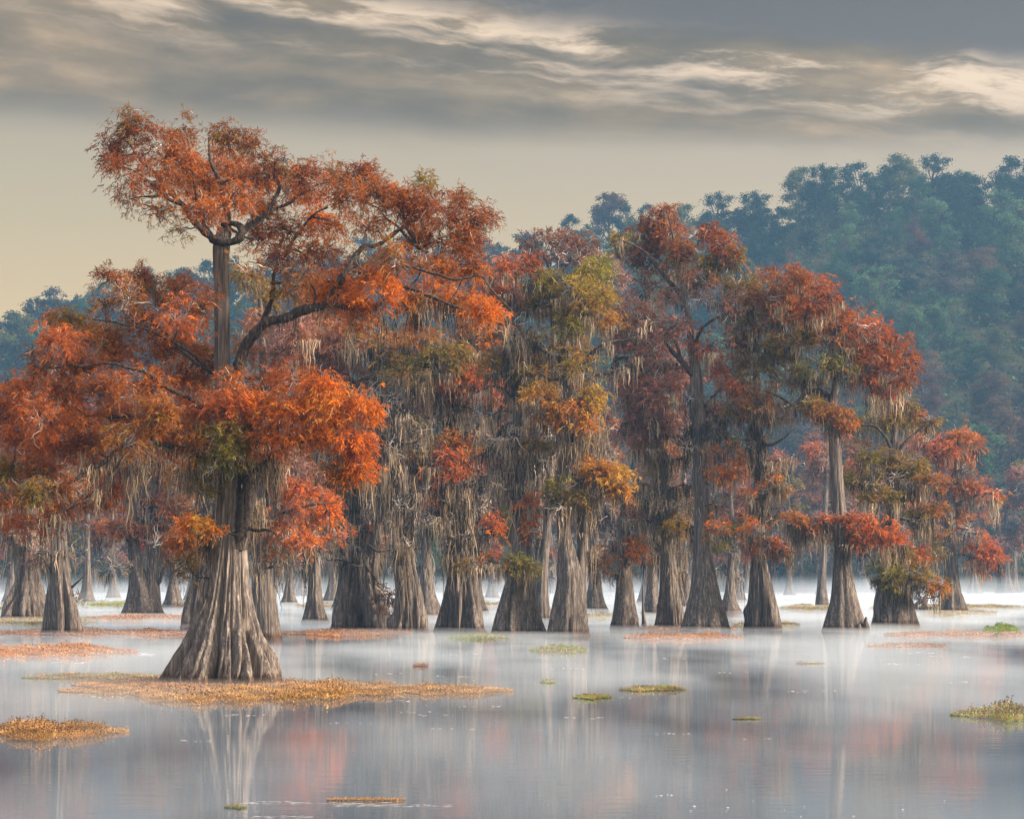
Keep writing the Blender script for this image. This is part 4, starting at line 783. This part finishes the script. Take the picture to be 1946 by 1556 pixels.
c.blobs([(1430, 1000, 22, 14, 'OR+RO', .6), (1460, 1030, 28, 13, 'OR+RO', 1.2, -1), (1485, 1045, 22, 12, 'OR+RO', 1., -1), (1470, 905, 20, 18, 'YO+RO', 1.), (1480, 920, 14, 20, 'YE+OL', .9), (1450, 930, 30, 12, 'RE+RO', .9), (1400, 780, 34, 16, 'OL+RO', 1.1), (1440, 760, 44, 24, 'RO+OL', 1.), (1480, 780, 34, 18, 'RO+RU', .9), (1440, 700, 50, 30, 'OL+RU', 1.), (1470, 650, 50, 30, 'OL+RU', 1.), (1420, 600, 44, 30, 'OL+BR', .9), (1460, 560, 50, 30, 'RU+OL', 1.), (1420, 540, 34, 26, 'OL+BR', .8), (1490, 610, 44, 30, 'RU+OL', 1.),
         (1410, 650, 34, 26, 'BR+OL', .8), (1475, 530, 36, 24, 'RU+OD', 1.), (1380, 830, 30, 24, 'PI', .6), (1350, 780, 34, 26, 'PI', .7)], mossy=1.8)
c.done('cypress with olive-rust crown and one small orange tuft low on its trunk')
c = row_tree((1605, 1199), 43, [(1604, 1175, 35), (1604, 1140, 26), (1602, 1100, 20), (1600, 1050, 15), (1597, 1000, 14), (1592, 940, 13), (1588, 880, 12), (1585, 830, 11), (1582, 780, 9), (1590, 720, 7), (1600, 660, 5), (1590, 610, 3)], 42, rings=84, sides=60, knots=6, amp=.28)
c.knee(1645, 1199, 9, 26, -.6).knee(1572, 1199, 9, 22, -.5).knee(1632, 1201, 10, 16, -1.)
c.limb([(1585, 760), (1560, 745, .2), (1535, 745, .2), (1510, 770, .1), (1495, 775, 0)], 6, 3, 1.2, .8); c.limb([(1590, 735), (1620, 690, -.2), (1650, 660, -.3), (1690, 650, -.4)], 4.5, 1.4); c.limb([(1510, 770), (1480, 752), (1455, 742)], 3.4, 1.2)
c.limb([(1598, 1010), (1570, 1000, -.6), (1540, 985, -.8), (1500, 1000, -.9)], 4, 1.2, 1.2, .8); c.limb([(1600, 1020), (1640, 1005, -.6), (1690, 1010, -.8)], 4, 1.2, 1.2, .7); c.limb([(1602, 1040), (1630, 1040, -.5), (1655, 1060, -.7), (1665, 1085, -.7)], 3, 1)
c.blobs([(1510, 525, 34, 20, 'RU+OD', 1.2), (1545, 540, 34, 24, 'RU+RE', 1.2), (1580, 560, 26, 20, 'DR+RE', 1.1), (1540, 580, 44, 28, 'RU+RE', 1.2), (1500, 580, 40, 28, 'OD+OL', 1.1), (1590, 600, 40, 28, 'RU+RE', 1.3), (1630, 610, 34, 26, 'RU+RE', 1.2), (1660, 630, 34, 26, 'RE+DR', 1.2), (1700, 650, 30, 24, 'RU+DR', 1.2), (1725, 680, 18, 28, 'DR+RU', 1.), (1690, 690, 36, 30, 'RU+RE', 1.2), (1640, 670, 44, 30, 'RU+DR', 1.2), (1580, 640, 40, 28, 'RU+OD', 1.1), (1720, 720, 18, 22, 'RU', .7), (1650, 720, 40, 24, 'RE+RO', .9), (1690, 740, 30, 22, 'RE+RU', .8),
         (1520, 640, 40, 26, 'OL+RU', 1.), (1560, 690, 44, 20, 'GR+OL', 1.3), (1600, 690, 34, 20, 'GR+RU', 1.2), (1510, 690, 38, 22, 'OL+RU', 1.1), (1530, 725, 40, 18, 'OL+RU', .9), (1560, 775, 34, 18, 'RO+OL', 1.2, -1), (1590, 790, 30, 20, 'RO+OL', 1.2, -1), (1612, 800, 16, 16, 'RO+OR', 1., -1), (1540, 765, 26, 14, 'OL+RO', 1., -1),
         (1620, 985, 36, 16, 'RE+RO', 1.2, -1.2), (1660, 1000, 40, 18, 'RE+OR', 1.3, -1.2), (1695, 1020, 26, 20, 'RE+OR', 1.2, -1.2), (1640, 1020, 40, 18, 'RE+RO', 1.2, -1.2), (1590, 985, 30, 12, 'RE+DR', .9, -1), (1560, 985, 26, 14, 'RE+BR', .9, -1), (1525, 985, 30, 14, 'RO+YO', 1.2, -1), (1500, 990, 20, 12, 'YO+RO', 1., -1), (1545, 1005, 30, 12, 'RO', 1., -1)], mossy=1.5)
c.curtain([(1510, 1570, 1010, 90, 14), (1600, 1700, 1030, 70, 14), (1640, 1720, 760, 60, 10), (1560, 1600, 800, 90, 10)])
c.done('cypress with bare tan trunk, deep red top and a red-orange skirt')
c = row_tree((1697, 1189), 40, [(1697, 1160, 36), (1697, 1130, 31), (1698, 1095, 25), (1697, 1060, 19), (1696, 1000, 14), (1697, 930, 12), (1698, 870, 9), (1700, 820, 6), (1702, 780, 3)], 43, rings=70, sides=60, amp=.36, ribs=(8, 12, 17, 25))
c.knee(1662, 1188, 8, 20, -.4)
c.limb([(1698, 860), (1680, 830, -.4), (1665, 812, -.5), (1640, 808, -.5)], 4, 1.6, 1.3); c.limb([(1698, 870), (1730, 830, -.3), (1760, 800, -.3)], 4, 1.4); c.limb([(1697, 980), (1730, 990, -.4), (1765, 985, -.5)], 3.5, 1.2, 1, .7)
c.limb([(1697, 960), (1740, 930, .4), (1790, 915, .5)], 3, 1, 1, .4)
c.blobs([(1700, 770, 34, 16, 'OL+RU', 1.2), (1680, 790, 36, 18, 'OL+RU', 1.2), (1725, 790, 34, 18, 'RO+OL', 1.2), (1720, 760, 18, 14, 'OL+RO', 1.), (1765, 797, 22, 14, 'OL+RO', 1.2), (1650, 800, 26, 12, 'OL', 1.), (1640, 850, 36, 16, 'OL+RU', .9), (1680, 880, 36, 20, 'OL+GR', 1.2), (1715, 875, 36, 22, 'OL+RO', 1.2), (1700, 900, 40, 20, 'OL+RO', 1.2), (1655, 905, 26, 18, 'OL+BR', 1.), (1740, 890, 26, 18, 'OL+RU', 1.), (1670, 940, 40, 18, 'OL+RO', 1.1), (1705, 945, 26, 14, 'RO+OL', 1.), (1620, 905, 26, 20, 'OL+BR', .9), (1770, 910, 26, 16, 'RO+OL', 1.), (1745, 930, 26, 16, 'RO', .9),
         (1745, 970, 26, 14, 'GR+OL', 1.2), (1775, 965, 22, 13, 'RO+OL', 1.1), (1690, 1075, 34, 22, 'OL+GR', 1.5, -1.5), (1725, 1085, 36, 22, 'OL+GR', 1.5, -1.5), (1755, 1100, 30, 18, 'OL+YO', 1.4, -1.5), (1780, 1112, 18, 14, 'YO+OL', 1.2, -1.5), (1700, 1100, 34, 16, 'OL', 1.2, -1.5), (1715, 1050, 26, 14, 'OL+RE', .9, -1.2), (1735, 1050, 28, 18, 'RE+RO', .8, .6), (1650, 870, 20, 14, 'OL', .8)], mossy=1.5)
c.curtain([(1670, 1770, 995, 75, 30), (1655, 1690, 1100, 60, 8)])
c.done('stout fluted cypress with an olive crown drooping low over its base')
c = row_tree((1809, 1163), 24, [(1809, 1135, 18), (1807, 1100, 13), (1806, 1050, 11), (1804, 1000, 11), (1806, 960, 9), (1812, 920, 8), (1818, 880, 5), (1820, 840, 3)], 44, rings=56, sides=44)
c.limb([(1808, 965), (1830, 950, -.5), (1860, 940, -.8), (1885, 938, -.9)], 4, 1.4); c.limb([(1806, 1010), (1840, 1000, -.5), (1870, 1030, -.8)], 3.2, 1); c.limb([(1815, 900), (1790, 870), (1760, 850)], 3, 1)
c.blobs([(1760, 835, 30, 18, 'RE+PI', 1.3), (1795, 850, 34, 24, 'RE+RO', 1.3), (1780, 875, 30, 20, 'RE+PI', 1.2), (1825, 830, 30, 16, 'YO+RE', 1.3), (1845, 840, 22, 18, 'RO+RE', 1.3), (1825, 860, 26, 18, 'RE+RO', 1.2), (1830, 890, 18, 14, 'RO', .8), (1800, 920, 26, 14, 'RO+RE', 1.), (1835, 925, 30, 14, 'RO+RE', 1.3), (1865, 935, 26, 13, 'RE+OR', 1.3), (1893, 938, 14, 16, 'YO+OL', 1.2), (1840, 1000, 24, 22, 'RO+YO', 1.2), (1860, 1030, 24, 18, 'RE+RO', 1.2), (1885, 1050, 18, 16, 'RE+OR', 1.2), (1865, 1070, 24, 12, 'RE+OR', 1.1), (1840, 1055, 18, 12, 'RE+OR', 1.), (1790, 1030, 24, 26, 'OD+OL', .8), (1775, 1045, 20, 18, 'OL+RO', .7), (1750, 1140, 20, 16, 'GY', .4), (1825, 975, 20, 16, 'RO+OL', .9)], mossy=1.1)
c.curtain([(1770, 1800, 1000, 60, 8), (1830, 1890, 955, 40, 8)])
c.done('rightmost cypress with small coral-red tiered crown')
# pale pink hazy crown between, behind the red-topped one
c = row_tree((1560, 1152), 13, [(1562, 1100, 8), (1566, 1000, 6), (1570, 930, 5), (1572, 860, 2)], 45, rings=30, sides=24)
c.blobs([(1550, 850, 26, 14, 'RE+PI', .8), (1570, 870, 30, 22, 'PI+GY', .7), (1540, 890, 34, 18, 'PI', .7), (1575, 910, 34, 26, 'PI+GY', .7), (1630, 880, 34, 18, 'RE+PI', .9), (1650, 900, 26, 14, 'RE+PI', .9), (1600, 940, 34, 26, 'PI+GY', .6), (1480, 870, 20, 14, 'RE+PI', .9)], mossy=.6)
c.done('small hazy pink-twigged cypress behind the tan-trunked one')

# snags standing in the water
c = Cypress(depth(1192), 50); c.trunk([(1224, 1195, 6), (1224, 1180, 4.4), (1222, 1150, 2.2), (1221, 1110, 1.2)], sides=14, rings=16, knots=2)
root = c.done('thin dead snag standing in the water right of the snapped-off trunk', 'dead stump', name='dead_stump')

# ================================================================== FLOATING PLANTS
def mat_patch(name, x0, x1, y0, y1, hgt, cols, seed, label, cat='plant mat', group=None, dens=1., heads=0., base=None, bumps=None):
    """a floating island between photo columns x0..x1, rows y0 (far edge) .. y1 (near edge); stem height in metres"""
    rng = np.random.default_rng(seed)
    yf, yn = depth(y0), depth(y1); yc = (yf+yn)/2; cx = (x0+x1)/2; ry = (yf-yn)/2
    def xy(uu, vv):
        Y = yc+vv*ry; return (cx+uu*(x1-x0)/2-CX)/F*Y, Y
    ph = rng.uniform(0, 6.28, 4); ks = rng.uniform(2, 9, 4)
    thick = lambda uu: np.clip(1-np.abs(uu)**1.7, 0, 1)**.8*(.72+.16*np.sin(ks[0]*uu+ph[0])+.12*np.sin(ks[1]*2*uu+ph[1])+.10*np.sin(ks[2]*4*uu+ph[2]))
    off = lambda uu: .18*np.sin(ks[3]*.6*uu+ph[3])*(1-abs(uu))
    b = MB()
    # low raft of stems just above the water, ragged edge
    n = 90; uu = np.linspace(-1, 1, n); t_ = thick(uu); rag = rng.uniform(.2, .8, (2, n))
    X1, Y1 = xy(uu, off(uu)-t_*rag[0]); X2, Y2 = xy(uu, off(uu)+t_*rag[1])
    hgt = hgt*.72; z = .02+.0*uu
    V = np.concatenate([np.stack([X1, Y1, z-.035], 1), np.stack([X1, Y1+.02, z], 1), np.stack([(X1+X2)/2, (Y1+Y2)/2, z+.15*hgt*t_], 1), np.stack([X2, Y2, z], 1)])
    i = np.arange(n-1)
    Q = np.concatenate([np.stack([i+k*n, i+1+k*n, i+1+(k+1)*n, i+(k+1)*n], 1) for k in range(3)])
    cols = [tuple(np.array(c_)*np.array([.92, .97, .97])) for c_ in cols]; bc = np.array(base if base else cols[0])*.5
    b.add(V, Q, bc*np.exp(rng.normal(0, .2, (len(V), 1))))
    areapx = (x1-x0)*(max(y1-y0, 4)+hgt/yc*F)*.75; N = int(np.clip(areapx*1.2*dens, 60, 45000))
    uu = rng.uniform(-1, 1, N*2); tt = thick(uu); keep = rng.uniform(0, 1, N*2) < tt+.05; uu = uu[keep][:N]; tt = tt[keep][:N]
    vv = off(uu)+tt*rng.uniform(-1, 1, len(uu))*1.0+np.where(rng.uniform(0, 1, len(uu)) < .05, rng.normal(0, .35, len(uu)), 0); X, Y = xy(uu, vv)
    hb = 1.
    if bumps: hb = np.sum([a*np.exp(-((uu-m)/s)**2) for m, s, a in bumps], 0)+.55
    clump = .55+.45*np.sin(X*2.1+ph[0])*np.sin(Y*1.3+ph[1])
    hh = hgt*hb*np.clip(tt, .12, 1)*rng.uniform(.35, 1.15, len(uu))*(.75+.35*clump)
    px = yc/F
    o = np.stack([X, Y, hh*rng.uniform(0, .75, len(uu))+.02], 1)
    d = unit(rng.normal(0, .55, (len(uu), 3))+np.array([0, 0, 1.1])); 
    v, q = strips(rng, o, d, np.clip(rng.uniform(2.5, 7, len(uu))*px, .03, .30), rng.uniform(.7, 1.7, len(uu))*px)
    ci = rng.integers(0, len(cols), len(uu)); region = (np.sin(X*.9+ph[2])*np.sin(Y*.7+ph[3])) > .2
    ci = np.where(region, 0, ci); cc = np.array(cols)[ci]*np.exp(rng.normal(0, .33, (len(uu), 1)))*(.72+.4*(np.sin(X*3.7+ph[1])*np.sin(Y*1.9+ph[0])+.5))[:, None].clip(.5, 1.4)
    b.add(v, q, np.repeat(cc, 4, 0))
    # upright seed stems
    if heads:
        k = int(len(uu)*.013*heads); sel = rng.choice(len(uu), k); 
        p0 = np.stack([X[sel], Y[sel], np.full(k, .02)], 1); hs = hgt*np.clip(tt[sel], .25, 1)*rng.uniform(.7, 1.5, k)
        p1 = p0+np.stack([rng.normal(0, .15, k)*hs, rng.normal(0, .15, k)*hs, hs], 1)
        pts = np.stack([p0, (p0+p1)/2+rng.normal(0, .008, (k, 3)), p1], 1); v, q = tubes(pts, np.full((k, 3), .35*px), 3); b.add(v, q, (.20, .10, .04))
        for _ in range(3):
            v, q = strips(rng, p1-[0, 0, 1.6*px], unit(rng.normal(0, .35, (k, 3))+[0, 0, 1]), rng.uniform(2.2, 3.8, k)*px, rng.uniform(1.4, 2.6, k)*px); b.add(v, q, (.10, .045, .022))
    X0, Y0 = xy(0, 0); org = np.array([X0, Y0, 0])
    o = b.build(name, [PLANT], None, org, smooth=False); o.location = org
    return tag(o, label, cat, group)
RB = [(.46, .19, .075), (.52, .26, .11), (.32, .12, .05), (.48, .30, .12)]
RG = [(.46, .25, .085), (.38, .16, .055), (.52, .34, .14), (.30, .20, .08), (.24, .11, .045)]
GN = [(.22, .27, .06), (.13, .17, .05), (.40, .33, .10), (.33, .15, .06)]
PK = [(.42, .20, .11), (.34, .15, .08), (.50, .30, .17)]
OLV = [(.30, .26, .09), (.42, .24, .10), (.22, .24, .07), (.45, .20, .10)]
mat_patch('floating_plant_mat', 110, 975, 1292, 1341, .26, RG, 1, 'longest golden-rust plant mat, lying in front of the big tree', dens=1.25, heads=1.2, bumps=[(.0, .5, .4), (.3, .3, .5)])
mat_patch('floating_plant_mat', 135, 560, 1288, 1318, .20, RB, 2, 'rust-red plant mat curving round the foot of the big trunk', heads=.5)
mat_patch('floating_plant_mat', -130, 245, 1372, 1412, .24, RG, 3, 'golden plant mat with dark seed heads at the lower left edge', heads=2.2, dens=1.2)
mat_patch('floating_plant_mat', -120, 262, 1224, 1258, .30, RB, 4, 'thick orange plant mat at the left edge, beyond the golden one', heads=.4, dens=1.1, bumps=[(.45, .25, .6)])
mat_patch('floating_plant_mat', 40, 330, 1280, 1297, .13, OLV, 5, 'thin broken brown plant strip left of the big trunk', dens=.6, heads=.6)
mat_patch('floating_plant_mat', -60, 420, 1196, 1212, .18, PK, 6, 'long pinkish plant strip behind the big trunk on the left', dens=.9, heads=.4)
mat_patch('floating_plant_mat', 165, 420, 1168, 1184, .26, RB, 7, 'orange plant mat at the foot of the twin-stemmed cypress', dens=.9)
mat_patch('floating_plant_mat', -60, 190, 1172, 1190, .22, OLV, 8, 'tan plant mat round the leftmost flared trunk', dens=.9)
mat_patch('floating_plant_mat', 150, 300, 1140, 1158, .20, [(.32, .36, .08), (.40, .38, .12), (.42, .25, .12)], 9, 'bright green plant mat in the distance at left', dens=.9)
mat_patch('floating_plant_mat', -60, 150, 1150, 1162, .22, OLV, 10, 'far tan plant strip at the left edge', dens=.8)
mat_patch('floating_plant_mat', 520, 785, 1196, 1212, .22, RB, 11, 'orange-red plant mat before the left end of the main row', heads=.3)
mat_patch('floating_plant_mat', 850, 968, 1206, 1218, .14, GN, 12, 'flat green plant patch in front of the broad mossy cypress', heads=.2)
mat_patch('floating_plant_mat', 1005, 1115, 1228, 1246, .26, GN, 13, 'small domed green plant clump in open water near the centre', heads=.8, dens=1.2, bumps=[(0, .5, .5)])
mat_patch('floating_plant_mat', 1185, 1415, 1204, 1221, .20, PK, 14, 'pink-rust plant mat in front of the tallest slender cypress', heads=.3)
mat_patch('floating_plant_mat', 1210, 1400, 1188, 1201, .20, RB, 15, 'orange plant strip round the feet of the right-hand row', heads=.2)
mat_patch('floating_plant_mat', 1390, 1520, 1180, 1198, .18, OLV, 16, 'tan plant mat behind and beside the olive-rust cypress')
mat_patch('floating_plant_mat', 1680, 1960, 1200, 1214, .18, PK, 17, 'low reddish plant strip at the right, beside the leafy green clump', heads=.3)
mat_patch('floating_plant_mat', 1868, 1938, 1186, 1213, .34, [(.18, .28, .05), (.32, .30, .06), (.10, .15, .04)], 18, 'leafy bright green clump near the right edge', dens=1.3, bumps=[(0, .6, .5)])
mat_patch('floating_plant_mat', 1750, 1895, 1160, 1174, .22, OLV+[(.45, .16, .08)], 19, 'tan plant mat at the foot of the rightmost cypress')
mat_patch('floating_plant_mat', 1480, 1590, 1150, 1162, .20, OLV, 20, 'far tan plant strip left of the tan-trunked cypress')
mat_patch('floating_plant_mat', 1650, 1960, 1150, 1160, .20, OLV, 21, 'far plant strip running to the right edge')
mat_patch('floating_plant_mat', 1088, 1163, 1321, 1331, .08, GN, 22, 'low green plant patch, left one of the near pair', heads=.8)
mat_patch('floating_plant_mat', 1176, 1304, 1305, 1317, .13, GN+[(.36, .14, .08)], 23, 'green and reddish plant patch, right one of the near pair', heads=.8, bumps=[(.5, .3, .7)])
mat_patch('floating_plant_mat', 1805, 2040, 1343, 1377, .26, GN, 24, 'yellow-green plant clump at the lower right edge', heads=2., dens=1.3)
mat_patch('floating_plant_mat', 784, 814, 1264, 1268, .14, PK, 25, 'tiny rusty tuft alone in open water left of centre', heads=1.2)
mat_patch('floating_plant_mat', 1026, 1056, 1294, 1299, .08, GN, 26, 'tiny green tuft between the domed clump and the near pair', heads=.5)
mat_patch('floating_plant_mat', 1645, 1800, 1224, 1232, .12, PK, 27, 'thin pinkish plant line in open water on the right', dens=.7, heads=.4)
mat_patch('floating_plant_mat', 1512, 1568, 1259, 1262, .02, OLV, 28, 'short dark plant line in open water on the right', dens=.7)
mat_patch('floating_plant_mat', 1392, 1448, 1365, 1368, .015, OLV, 29, 'small brown scatter of plants in the lower middle', dens=.6)
mat_patch('floating_plant_mat', 620, 770, 1519, 1524, .02, RG, 30, 'brown plant line beside pale scum at the bottom edge', dens=.7)
mat_patch('floating_plant_mat', 425, 470, 1530, 1540, .02, GN, 31, 'small yellow-green plants at the bottom, left of the pale scum', dens=.4)
mat_patch('floating_plant_mat', 870, 960, 1142, 1156, .18, OLV, 32, 'far tan plant strip behind the middle of the row')
mat_patch('floating_plant_mat', 560, 640, 1146, 1158, .18, OLV, 33, 'far tan plant strip behind the slim grey cypress')
mat_patch('floating_plant_mat', 1110, 1170, 1166, 1176, .2, OLV, 34, 'tan plant strip just behind the snapped-off trunk')

# pale scum and scattered bits on the surface: nobody could count them
fm, t, o = mat('scum'); p = t.new('ShaderNodeBsdfDiffuse'); p.inputs[0].default_value = (.75, .78, .80, 1); t.l.new(p.outputs[0], o.inputs[0])
rng = np.random.default_rng(77); b = MB()
def flakes(x0, x1, y0, y1, n, L=(3, 14), wz=.8, c=(.7, .72, .75)):
    px_ = rng.uniform(x0, x1, n); py_ = rng.uniform(y0, y1, n); D = depth(py_); X = (px_-CX)/F*D; r = D/F
    l = rng.uniform(*L, n)*r; wd = rng.uniform(.5, 1.5, n)*wz*r*D/HC*.5
    z = np.full(n, .008)+rng.uniform(0, .004, n); 
    V = np.stack([np.stack([X-l, D, z], 1), np.stack([X, D-wd, z], 1), np.stack([X+l*.9, D+rng.normal(0, .3, n)*wd, z], 1), np.stack([X+.1*l, D+wd, z], 1)], 1).reshape(-1, 3)
    b.add(V, np.arange(4*n).reshape(n, 4), np.repeat(np.array(c)*np.exp(rng.normal(0, .2, (n, 1))), 4, 0))
flakes(455, 740, 1523, 1528, 44, (4, 16), .6, (.42, .44, .46)); flakes(640, 862, 1529, 1533, 44, (4, 16), .6, (.42, .44, .46)); flakes(470, 620, 1551, 1555, 26, (4, 14), .6, (.42, .44, .46))
flakes(262, 290, 1241, 1246, 14, (4, 12), .8, (.6, .62, .65))
for _ in range(26):
    x, y = rng.uniform(40, 1900), rng.uniform(1225, 1420)
    flakes(x-40, x+40, y-1.5, y+1.5, rng.integers(4, 11), (1.5, 6), .45, (.62, .64, .66))
for _ in range(30):
    x, y = rng.uniform(40, 1900), rng.uniform(1215, 1480)
    flakes(x-26, x+26, y-1, y+1, rng.integers(2, 7), (1, 3.5), .5, (.16, .11, .06))
flakes(1150, 1900, 1500, 1552, 16, (1.5, 4), .9, (.85, .86, .88))
tag(b.build('floating_debris', [PLANT], smooth=False), 'pale scum streaks and leaf bits floating on the misty water', 'debris', kind='stuff')
